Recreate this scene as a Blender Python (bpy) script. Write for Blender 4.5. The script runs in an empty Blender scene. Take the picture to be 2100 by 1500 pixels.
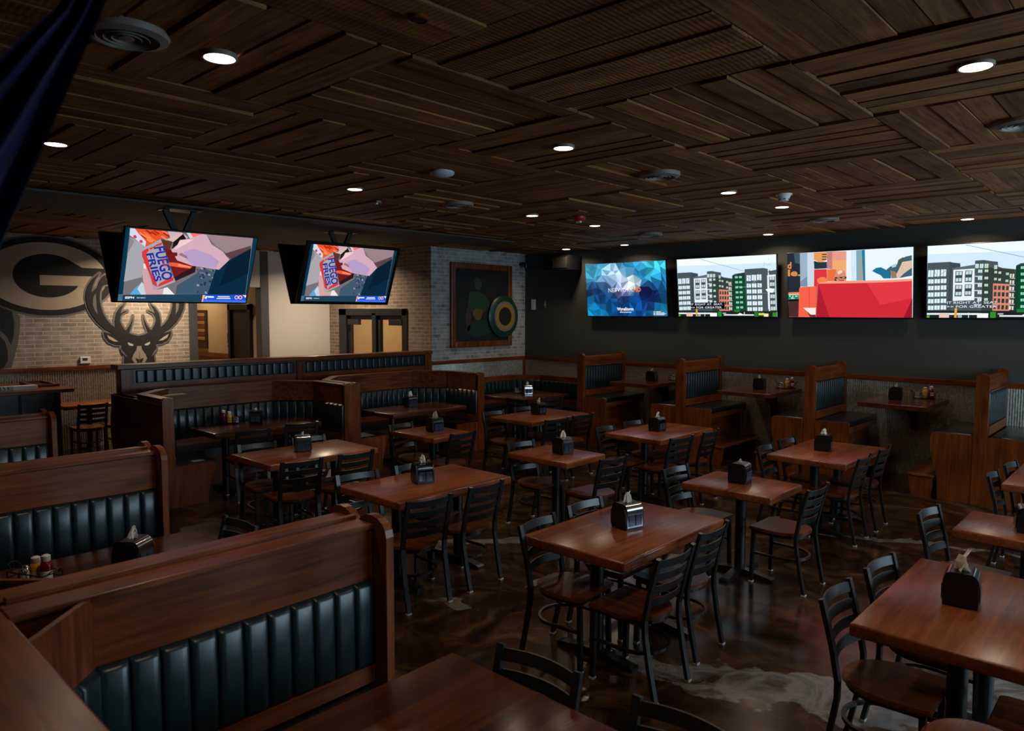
import bpy, bmesh, math, random
import numpy as np
from mathutils import Vector, Matrix
random.seed(7)
C = bpy.context.scene.collection
PI = math.pi

# ------------------------------------------------------------------ helpers
def lin(r, g, b):
    f = lambda c: (c/255/12.92) if c/255 <= .04045 else ((c/255+.055)/1.055)**2.4
    return (f(r), f(g), f(b), 1.0)

def new_mat(name):
    m = bpy.data.materials.new(name); m.use_nodes = True
    nt = m.node_tree; b = nt.nodes['Principled BSDF']
    return m, nt, b

def plain(name, col, rough=.5, metal=0., spec=.5, emit=None, estr=1., noise=0.):
    m, nt, b = new_mat(name)
    b.inputs['Base Color'].default_value = col if len(col) == 4 else (*col, 1)
    b.inputs['Roughness'].default_value = rough
    b.inputs['Metallic'].default_value = metal
    b.inputs['Specular IOR Level'].default_value = spec
    if emit:
        b.inputs['Emission Color'].default_value = emit if len(emit) == 4 else (*emit, 1)
        b.inputs['Emission Strength'].default_value = estr
    if noise:
        tc = nt.nodes.new('ShaderNodeTexCoord'); n = nt.nodes.new('ShaderNodeTexNoise')
        n.inputs['Scale'].default_value = 9; n.inputs['Detail'].default_value = 5
        nt.links.new(tc.outputs['Object'], n.inputs['Vector'])
        r = nt.nodes.new('ShaderNodeMapRange')
        r.inputs[3].default_value = 1-noise; r.inputs[4].default_value = 1+noise
        nt.links.new(n.outputs['Fac'], r.inputs[0])
        mx = nt.nodes.new('ShaderNodeMix'); mx.data_type = 'RGBA'; mx.blend_type = 'MULTIPLY'
        mx.inputs[0].default_value = 1; mx.inputs[6].default_value = col if len(col) == 4 else (*col, 1)
        nt.links.new(r.outputs[0], mx.inputs[7]); nt.links.new(mx.outputs[2], b.inputs['Base Color'])
    return m

def ramp(nt, stops):
    r = nt.nodes.new('ShaderNodeValToRGB'); el = r.color_ramp.elements
    while len(el) < len(stops): el.new(.5)
    for e, (p, c) in zip(el, stops): e.position = p; e.color = c if len(c) == 4 else (*c, 1)
    return r

def wood(name, dark, light, axis='y', rough=.3, plank=None, coat=.0, bump=.04, stretch=14., vary=.5, spec=.3):
    """stained wood, grain running along the given object axis; plank = width of glued staves across it"""
    m, nt, b = new_mat(name); N = nt.nodes.new; L = nt.links.new
    tc = N('ShaderNodeTexCoord'); oi = N('ShaderNodeObjectInfo')
    add = N('ShaderNodeVectorMath'); add.operation = 'ADD'
    sc = N('ShaderNodeVectorMath'); sc.operation = 'SCALE'; sc.inputs[3].default_value = 37
    cb = N('ShaderNodeCombineXYZ')
    for i in range(3): L(oi.outputs['Random'], cb.inputs[i])
    L(cb.outputs[0], sc.inputs[0]); L(tc.outputs['Object'], add.inputs[0]); L(sc.outputs[0], add.inputs[1])
    mp = N('ShaderNodeMapping'); k = 'xyz'.index(axis)
    s = [stretch]*3; s[k] = 1.1; mp.inputs['Scale'].default_value = s
    L(add.outputs[0], mp.inputs['Vector'])
    n = N('ShaderNodeTexNoise'); n.inputs['Scale'].default_value = 2.2; n.inputs['Detail'].default_value = 8; n.inputs['Distortion'].default_value = .6
    L(mp.outputs[0], n.inputs['Vector'])
    n2 = N('ShaderNodeTexNoise'); n2.inputs['Scale'].default_value = 3.1; n2.inputs['Detail'].default_value = 3
    L(add.outputs[0], n2.inputs['Vector'])
    mixf = N('ShaderNodeMath'); mixf.operation = 'MULTIPLY_ADD'; mixf.inputs[1].default_value = .65
    h = N('ShaderNodeMath'); h.operation = 'MULTIPLY'; h.inputs[1].default_value = .38
    L(n2.outputs['Fac'], h.inputs[0]); L(n.outputs['Fac'], mixf.inputs[0]); L(h.outputs[0], mixf.inputs[2])
    fac = mixf.outputs[0]
    if plank:
        sep = N('ShaderNodeSeparateXYZ'); L(tc.outputs['Object'], sep.inputs[0])
        o = 0 if axis != 'x' else 1
        d = N('ShaderNodeMath'); d.operation = 'DIVIDE'; d.inputs[1].default_value = plank; L(sep.outputs[o], d.inputs[0])
        fl = N('ShaderNodeMath'); fl.operation = 'FLOOR'; L(d.outputs[0], fl.inputs[0])
        ad = N('ShaderNodeMath'); ad.operation = 'ADD'; L(fl.outputs[0], ad.inputs[0]); L(oi.outputs['Random'], ad.inputs[1])
        wn = N('ShaderNodeTexWhiteNoise'); wn.noise_dimensions = '1D'; L(ad.outputs[0], wn.inputs['W'])
        pm = N('ShaderNodeMath'); pm.operation = 'MULTIPLY_ADD'; pm.inputs[1].default_value = .28; pm.inputs[2].default_value = -.14
        L(wn.outputs['Value'], pm.inputs[0])
        pa = N('ShaderNodeMath'); pa.operation = 'ADD'; L(pm.outputs[0], pa.inputs[0]); L(fac, pa.inputs[1]); fac = pa.outputs[0]
    r = ramp(nt, [(.5-vary*.5, dark), (.5+vary*.5, light)]); L(fac, r.inputs[0])
    L(r.outputs[0], b.inputs['Base Color'])
    b.inputs['Roughness'].default_value = rough
    b.inputs['Specular IOR Level'].default_value = spec; b.inputs['Coat Weight'].default_value = coat; b.inputs['Coat Roughness'].default_value = .12
    bp = N('ShaderNodeBump'); bp.inputs['Strength'].default_value = bump; bp.inputs['Distance'].default_value = .01
    L(n.outputs['Fac'], bp.inputs['Height']); L(bp.outputs[0], b.inputs['Normal'])
    return m

def brick(name, b1, b2, mortar, w=.2, h=.066, patch=.5, wash=(.5, .5, .48), bias=0.):
    m, nt, b = new_mat(name); N = nt.nodes.new; L = nt.links.new
    tc = N('ShaderNodeTexCoord'); sp = N('ShaderNodeSeparateXYZ'); L(tc.outputs['Object'], sp.inputs[0])
    s = N('ShaderNodeMath'); s.operation = 'ADD'; L(sp.outputs[0], s.inputs[0]); L(sp.outputs[1], s.inputs[1])
    cb = N('ShaderNodeCombineXYZ'); L(s.outputs[0], cb.inputs[0]); L(sp.outputs[2], cb.inputs[1])
    t = N('ShaderNodeTexBrick'); t.inputs['Scale'].default_value = 1
    t.inputs['Brick Width'].default_value = w; t.inputs['Row Height'].default_value = h
    t.inputs['Mortar Size'].default_value = .006; t.inputs['Mortar Smooth'].default_value = .3; t.inputs['Bias'].default_value = bias
    t.inputs['Color1'].default_value = (*b1, 1); t.inputs['Color2'].default_value = (*b2, 1); t.inputs['Mortar'].default_value = (*mortar, 1)
    L(cb.outputs[0], t.inputs['Vector'])
    n = N('ShaderNodeTexNoise'); n.inputs['Scale'].default_value = 7; n.inputs['Detail'].default_value = 6; L(tc.outputs['Object'], n.inputs['Vector'])
    r = ramp(nt, [(.38, (0, 0, 0)), (.66, (1, 1, 1))]); L(n.outputs['Fac'], r.inputs[0])
    f = N('ShaderNodeMath'); f.operation = 'MULTIPLY'; f.inputs[1].default_value = patch; L(r.outputs[0], f.inputs[0])
    mx = N('ShaderNodeMix'); mx.data_type = 'RGBA'; L(f.outputs[0], mx.inputs[0]); L(t.outputs['Color'], mx.inputs[6]); mx.inputs[7].default_value = (*wash, 1)
    L(mx.outputs[2], b.inputs['Base Color']); b.inputs['Roughness'].default_value = .85
    bp = N('ShaderNodeBump'); bp.inputs['Strength'].default_value = .5; bp.inputs['Distance'].default_value = .006; bp.invert = True
    L(t.outputs['Fac'], bp.inputs['Height']); L(bp.outputs[0], b.inputs['Normal'])
    return m

def obj(name, bm, mat, parent=None, smooth=False, loc=None):
    me = bpy.data.meshes.new(name)
    bmesh.ops.recalc_face_normals(bm, faces=bm.faces[:])
    bm.to_mesh(me); bm.free()
    for k in (mat if isinstance(mat, (list, tuple)) else [mat]): me.materials.append(k)
    if smooth:
        me.polygons.foreach_set('use_smooth', [True]*len(me.polygons))
        try: me.set_sharp_from_angle(angle=math.radians(38))
        except Exception: pass
    o = bpy.data.objects.new(name, me); C.objects.link(o)
    if parent: o.parent = parent
    if loc: o.location = loc
    return o

def tag(o, label, cat, group=None):
    o['label'] = label; o['category'] = cat
    if group: o['group'] = group
    return o

def thing(name, label, cat, loc=(0, 0, 0), rz=0., group=None):
    o = bpy.data.objects.new(name, None); C.objects.link(o); o.empty_display_size = .1
    o.location = loc; o.rotation_euler = (0, 0, rz)
    return tag(o, label, cat, group)

def struct(name, bm, mat, parent=None, smooth=False):
    o = obj(name, bm, mat, parent, smooth)
    if not parent: o['kind'] = 'structure'
    return o

def dup(root, label, loc, rz=0., group=None):
    """a copy of a thing with copies of its parts and sub-parts"""
    r = root.copy(); C.objects.link(r); r.location = loc; r.rotation_euler = (0, 0, rz); r['label'] = label
    if group: r['group'] = group
    for ch in list(root.children):
        c = ch.copy(); C.objects.link(c); c.parent = r
        for g in list(ch.children):
            d = g.copy(); C.objects.link(d); d.parent = c
    return r

BM = bmesh.new
def box(bm, x0, x1, y0, y1, z0, z1, bev=0., seg=2):
    v = [bm.verts.new((x, y, z)) for x in (x0, x1) for y in (y0, y1) for z in (z0, z1)]
    fs = [bm.faces.new([v[i] for i in q]) for q in ((0, 1, 3, 2), (4, 6, 7, 5), (0, 4, 5, 1), (2, 3, 7, 6), (0, 2, 6, 4), (1, 5, 7, 3))]
    if bev:
        es = list({e for f in fs for e in f.edges})
        bmesh.ops.bevel(bm, geom=es, offset=bev, segments=seg, profile=.5, affect='EDGES')
    return bm

def B(*a, **k): return box(BM(), *a, **k)

def prism(bm, pts, axis, d0, d1):
    """polygon pts (in the two other axes, in xyz order) pushed along an axis from d0 to d1"""
    def P(p, d):
        if axis == 'x': return (d, p[0], p[1])
        if axis == 'y': return (p[0], d, p[1])
        return (p[0], p[1], d)
    a = [bm.verts.new(P(p, d0)) for p in pts]; b = [bm.verts.new(P(p, d1)) for p in pts]
    n = len(pts)
    bm.faces.new(a); bm.faces.new(b[::-1])
    for i in range(n): bm.faces.new((a[i], a[(i+1) % n], b[(i+1) % n], b[i]))
    return bm

def sweep(bm, path, hw, hh, up=(0, 0, 1), seg=0, closed=False):
    """tube along path: rectangular (hw, hh half sizes) or round when seg"""
    P = [Vector(p) for p in path]; rings = []; n = len(P)
    for i, p in enumerate(P):
        if closed: t = (P[(i+1) % n]-P[i-1])
        else: t = (P[min(i+1, n-1)]-P[max(i-1, 0)])
        t.normalize(); u = Vector(up)
        if abs(t.dot(u)) > .95: u = Vector((1, 0, 0))
        s = t.cross(u).normalized(); w = s.cross(t).normalized()
        if seg: q = [(math.cos(2*PI*k/seg)*hw, math.sin(2*PI*k/seg)*hh) for k in range(seg)]
        else: q = [(-hw, -hh), (hw, -hh), (hw, hh), (-hw, hh)]
        rings.append([bm.verts.new(p+s*a+w*b) for a, b in q])
    m = len(rings[0])
    for i in range(n if closed else n-1):
        A, D = rings[i], rings[(i+1) % n]
        for k in range(m): bm.faces.new((A[k], A[(k+1) % m], D[(k+1) % m], D[k]))
    if not closed: bm.faces.new(rings[0][::-1]); bm.faces.new(rings[-1])
    return bm

def lathe(bm, prof, seg=24, c=(0, 0, 0), ring=False):
    rings = []
    for r, z in prof:
        if r < 1e-5: rings.append([bm.verts.new((c[0], c[1], c[2]+z))])
        else: rings.append([bm.verts.new((c[0]+r*math.cos(2*PI*k/seg), c[1]+r*math.sin(2*PI*k/seg), c[2]+z)) for k in range(seg)])
    for A, D in zip(rings, rings[1:]+([rings[0]] if ring else [])):
        for k in range(seg):
            a, b = A[k % len(A)], A[(k+1) % len(A)]; d, e = D[k % len(D)], D[(k+1) % len(D)]
            f = [a, b, e, d]; g = []
            for v in f:
                if v not in g: g.append(v)
            if len(g) > 2:
                try: bm.faces.new(g)
                except ValueError: pass
    for A in (() if ring else (rings[0], rings[-1])):
        if len(A) > 2:
            try: bm.faces.new(A)
            except ValueError: pass
    return bm

def arc(cx, cy, r, a0, a1, n, ry=None):
    ry = r if ry is None else ry
    return [(cx+r*math.cos(math.radians(a0+(a1-a0)*i/n)), cy+ry*math.sin(math.radians(a0+(a1-a0)*i/n))) for i in range(n+1)]

def offs(path, d):
    """polyline path (2D) offset to its left by d with mitred joints"""
    P = [Vector(p) for p in path]; out = []
    for i, p in enumerate(P):
        ns = []
        if i > 0: t = (P[i]-P[i-1]).normalized(); ns.append(Vector((-t.y, t.x)))
        if i < len(P)-1: t = (P[i+1]-P[i]).normalized(); ns.append(Vector((-t.y, t.x)))
        if len(ns) == 1: out.append(p+ns[0]*d)
        else:
            b = (ns[0]+ns[1]).normalized(); out.append(p+b*(d/max(.3, b.dot(ns[0]))))
    return [(v.x, v.y) for v in out]

def ribbon(bm, path, d0, d1, z0, z1):
    """solid wall following a polyline between two offsets and two heights"""
    a, b = offs(path, d0), offs(path, d1); R = []
    for p, q in zip(a, b):
        R.append([bm.verts.new(v) for v in ((*p, z0), (*q, z0), (*q, z1), (*p, z1))])
    for A, D in zip(R, R[1:]):
        for k in range(4): bm.faces.new((A[k], A[(k+1) % 4], D[(k+1) % 4], D[k]))
    bm.faces.new(R[0]); bm.faces.new(R[-1][::-1])
    return bm

def channels(bm, path, d0, z0, z1, pitch=.106, depth=.03):
    """vertical padded channels on the left side of a polyline, bulging out by depth"""
    Q = offs(path, d0)
    for p, q in zip(Q, Q[1:]):
        p, q = Vector(p), Vector(q); Ln = (q-p).length; t = (q-p)/Ln; nrm = Vector((-t.y, t.x))
        n = max(1, round(Ln/pitch)); us = [0, .025, .07, .16, .3, .5, .7, .84, .93, .975, 1]; ns = len(us)-1
        zs = [0, .012, .03, .06, .5, .94, .975, 1]; zb = [0, .5, .8, 1, 1, .95, .6, 0]
        for c in range(n):
            cols = []
            for i in range(ns+1):
                u = us[i]; bulge = max(0., 1-abs(2*u-1)**7)**.5
                s = (c+u)/n*Ln
                cols.append([bm.verts.new((*(p+t*s+nrm*(depth*bulge*zz)), z0+(z1-z0)*z)) for z, zz in zip(zs, zb)])
            for A, D in zip(cols, cols[1:]):
                for k in range(len(zs)-1): bm.faces.new((A[k], D[k], D[k+1], A[k+1]))
    return bm

# ------------------------------------------------------------------ materials
WD, WL = (.055, .0125, .0035), (.25, .072, .022)
M = {}
for a in 'xyz': M['booth_'+a] = wood('stained_booth_wood_'+a, WD, WL, a, .28, vary=.36)
for a in 'xyz': M['pine_'+a] = wood('orange_pine_'+a, (.06, .0125, .002), (.21, .052, .008), a, .36, vary=.36)
M['table'] = wood('tabletop_wood', (.11, .026, .008), (.30, .085, .027), 'y', .25, plank=.11, stretch=18, bump=.004, vary=.42, spec=.42)
M['table_x'] = wood('booth_tabletop_wood', (.035, .009, .0035), (.11, .03, .011), 'y', .2, plank=.14, bump=.01, vary=.42)
M['seatwood'] = wood('chair_seat_wood', (.05, .012, .004), (.17, .046, .013), 'y', .26, bump=.015, vary=.4)
M['ceil'] = None
M['vinyl'] = plain('teal_black_vinyl', (.011, .024, .029), .29, spec=.5)
M['vinyl_seat'] = plain('black_vinyl_seat', (.008, .012, .014), .3)
M['metal'] = plain('black_powder_coat', (.010, .0125, .0145), .34, spec=.6)
M['glide'] = plain('clear_plastic_glide', (.5, .5, .48), .3)
M['black'] = plain('black_plastic', (.006, .006, .007), .35)
M['chrome'] = plain('polished_steel', (.62, .65, .68), .14, metal=1)
M['smoke'] = plain('smoked_plastic_window', (.03, .04, .07), .08, spec=.7)
M['napkin'] = plain('paper_napkin', (.88, .85, .8), .9, noise=.04)
M['white'] = plain('white_plastic', (.75, .74, .72), .4)
M['offwhite'] = plain('aged_white_metal', (.20, .175, .155), .55)
M['ketchup'] = plain('ketchup_red', (.16, .006, .01), .15)
M['mustard'] = plain('mustard_yellow', (.75, .38, .015), .2)
M['paperlabel'] = plain('pale_bottle_label', (.75, .7, .5), .6)
M['glass'] = plain('shaker_glass', (.6, .62, .62), .08)
M['wall'] = plain('dark_grey_green_paint', (.055, .06, .056), .75, noise=.06)
M['greytrim'] = plain('charcoal_trim_paint', (.055, .06, .062), .6)
M['white_wall'] = plain('pale_grey_paint', (.55, .53, .5), .7)
M['tan_wall'] = plain('tan_paint', (.55, .42, .27), .75)
M['dark'] = plain('near_black_paint', (.008, .008, .008), .6)
M['galv'] = None

def galv():
    m, nt, b = new_mat('galvanised_corrugated_steel'); N = nt.nodes.new; L = nt.links.new
    tc = N('ShaderNodeTexCoord'); n = N('ShaderNodeTexNoise'); n.inputs['Scale'].default_value = 30; n.inputs['Detail'].default_value = 5
    L(tc.outputs['Object'], n.inputs['Vector'])
    r = ramp(nt, [(.3, (.42, .42, .38)), (.7, (.8, .8, .74))]); L(n.outputs['Fac'], r.inputs[0]); L(r.outputs[0], b.inputs['Base Color'])
    b.inputs['Metallic'].default_value = .8; b.inputs['Roughness'].default_value = .36
    return m
M['galv'] = galv()

def ceilwood():
    m = wood('rough_sawn_ceiling_boards', (.06, .024, .007), (.36, .16, .05), 'x', .75, bump=.25, vary=.4)
    nt = m.node_tree; N = nt.nodes.new; L = nt.links.new; b = nt.nodes['Principled BSDF']
    at = N('ShaderNodeAttribute'); at.attribute_name = 'tone'
    old = b.inputs['Base Color'].links[0].from_socket
    mx = N('ShaderNodeMix'); mx.data_type = 'RGBA'; mx.blend_type = 'MULTIPLY'; mx.inputs[0].default_value = 1
    L(old, mx.inputs[6]); L(at.outputs['Color'], mx.inputs[7]); L(mx.outputs[2], b.inputs['Base Color'])
    # grain along x for half of the boards, along y for the others (attribute blue channel is unused for colour)
    uv = N('ShaderNodeUVMap'); uv.uv_map = 'grain'
    for n in nt.nodes:
        if n.type == 'VECT_MATH' and n.operation == 'ADD':
            for l in list(n.inputs[0].links): nt.links.remove(l)
            L(uv.outputs[0], n.inputs[0])
    # circular-saw marks
    w = N('ShaderNodeTexWave'); w.wave_type = 'BANDS'; w.bands_direction = 'X'; w.inputs['Scale'].default_value = 12; w.inputs['Distortion'].default_value = 1.5
    L(uv.outputs[0], w.inputs['Vector'])
    mul = N('ShaderNodeMath'); mul.operation = 'MULTIPLY'; L(w.outputs['Fac'], mul.inputs[0]); L(at.outputs['Alpha'], mul.inputs[1])
    bp = N('ShaderNodeBump'); bp.inputs['Strength'].default_value = .3; bp.inputs['Distance'].default_value = .006
    ob = b.inputs['Normal'].links[0].from_socket
    L(mul.outputs[0], bp.inputs['Height']); L(ob, bp.inputs['Normal']); L(bp.outputs[0], b.inputs['Normal'])
    return m
M['ceil'] = ceilwood()

def floor_mat():
    """dark marbled epoxy with pale grey rivers"""
    m, nt, b = new_mat('marbled_epoxy_floor'); N = nt.nodes.new; L = nt.links.new
    tc = N('ShaderNodeTexCoord')
    n0 = N('ShaderNodeTexNoise'); n0.inputs['Scale'].default_value = .8; n0.inputs['Detail'].default_value = 3; L(tc.outputs['Object'], n0.inputs['Vector'])
    sub = N('ShaderNodeVectorMath'); sub.operation = 'SUBTRACT'; sub.inputs[1].default_value = (.5, .5, .5); L(n0.outputs['Color'], sub.inputs[0])
    sc = N('ShaderNodeVectorMath'); sc.operation = 'SCALE'; sc.inputs[3].default_value = 1.5; L(sub.outputs[0], sc.inputs[0])
    wp = N('ShaderNodeVectorMath'); wp.operation = 'ADD'; L(tc.outputs['Object'], wp.inputs[0]); L(sc.outputs[0], wp.inputs[1])
    n1 = N('ShaderNodeTexNoise'); n1.inputs['Scale'].default_value = 1.9; n1.inputs['Detail'].default_value = 9; n1.inputs['Roughness'].default_value = .62; n1.inputs['Distortion'].default_value = 1.6
    L(wp.outputs[0], n1.inputs['Vector'])
    r1 = ramp(nt, [(.32, (.006, .003, .002)), (.46, (.022, .0105, .005)), (.57, (.06, .028, .013)), (.70, (.13, .07, .038))]); L(n1.outputs['Fac'], r1.inputs[0])
    # pale rivers: distance to a few lines on the floor, warped
    n2 = N('ShaderNodeTexNoise'); n2.inputs['Scale'].default_value = 2.6; n2.inputs['Detail'].default_value = 6; L(tc.outputs['Object'], n2.inputs['Vector'])
    s2 = N('ShaderNodeVectorMath'); s2.operation = 'SUBTRACT'; s2.inputs[1].default_value = (.5, .5, .5); L(n2.outputs['Color'], s2.inputs[0])
    c2 = N('ShaderNodeVectorMath'); c2.operation = 'SCALE'; c2.inputs[3].default_value = .75; L(s2.outputs[0], c2.inputs[0])
    w2 = N('ShaderNodeVectorMath'); w2.operation = 'ADD'; L(tc.outputs['Object'], w2.inputs[0]); L(c2.outputs[0], w2.inputs[1])
    tot = None
    for (cx, cy, ang, lx, ly) in ((-1.55, 3.98, 22, 1.15, .24), (-.55, 4.9, 68, .95, .24), (-4.6, 4.9, 55, .8, .1), (-3.9, 3.5, 20, .25, .08), (-1.9, 7.4, 20, 1.2, .07), (-3.4, 5.0, 70, 1., .05), (.6, 3.4, 20, 1., .3)):
        mp = N('ShaderNodeMapping'); mp.vector_type = 'TEXTURE'; mp.inputs['Location'].default_value = (cx, cy, 0)
        mp.inputs['Rotation'].default_value = (0, 0, math.radians(ang)); mp.inputs['Scale'].default_value = (lx, ly, 1); L(w2.outputs[0], mp.inputs['Vector'])
        ln = N('ShaderNodeVectorMath'); ln.operation = 'LENGTH'; L(mp.outputs[0], ln.inputs[0])
        mr = N('ShaderNodeMapRange'); mr.interpolation_type = 'SMOOTHSTEP'; mr.inputs[1].default_value = .9; mr.inputs[2].default_value = 1.02; mr.inputs[3].default_value = 1; mr.inputs[4].default_value = 0
        L(ln.outputs['Value'], mr.inputs[0])
        if tot is None: tot = mr.outputs[0]
        else:
            mx = N('ShaderNodeMath'); mx.operation = 'MAXIMUM'; L(tot, mx.inputs[0]); L(mr.outputs[0], mx.inputs[1]); tot = mx.outputs[0]
    r2 = ramp(nt, [(.36, (.03, .018, .012)), (.43, (.10, .095, .09)), (.52, (.22, .215, .21)), (.62, (.12, .115, .11)), (.75, (.25, .245, .24))]); L(n1.outputs['Fac'], r2.inputs[0])
    mix = N('ShaderNodeMix'); mix.data_type = 'RGBA'; L(tot, mix.inputs[0]); L(r1.outputs[0], mix.inputs[6]); L(r2.outputs[0], mix.inputs[7])
    L(mix.outputs[2], b.inputs['Base Color']); b.inputs['Roughness'].default_value = .2
    b.inputs['Specular IOR Level'].default_value = .3
    bp = N('ShaderNodeBump'); bp.inputs['Strength'].default_value = .05; bp.inputs['Distance'].default_value = .02; L(n2.outputs['Fac'], bp.inputs['Height']); L(bp.outputs[0], b.inputs['Normal'])
    return m
M['floor'] = floor_mat()
M['brick_white'] = brick('whitewashed_brick', (.30, .29, .27), (.12, .12, .115), (.52, .51, .48), .2, .066, .75, (.47, .46, .44), -.1)
M['brick_tan'] = brick('pale_tan_brick', (.40, .33, .27), (.26, .215, .175), (.66, .58, .49), .235, .064, .55, (.56, .48, .40), .1)
M['brick_door'] = brick('brown_washed_brick', (.24, .18, .14), (.13, .10, .08), (.42, .34, .27), .2, .066, .45, (.34, .27, .21), .0)

def screen_mat():
    m = bpy.data.materials.new('screen_picture_light'); m.use_nodes = True; nt = m.node_tree
    for n in list(nt.nodes): nt.nodes.remove(n)
    o = nt.nodes.new('ShaderNodeOutputMaterial'); e = nt.nodes.new('ShaderNodeEmission'); a = nt.nodes.new('ShaderNodeAttribute')
    a.attribute_name = 'pic'; e.inputs['Strength'].default_value = SCREEN
    nt.links.new(a.outputs['Color'], e.inputs['Color']); nt.links.new(e.outputs[0], o.inputs['Surface'])
    return m
SCREEN = 1.1
M['screen'] = screen_mat()

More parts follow.
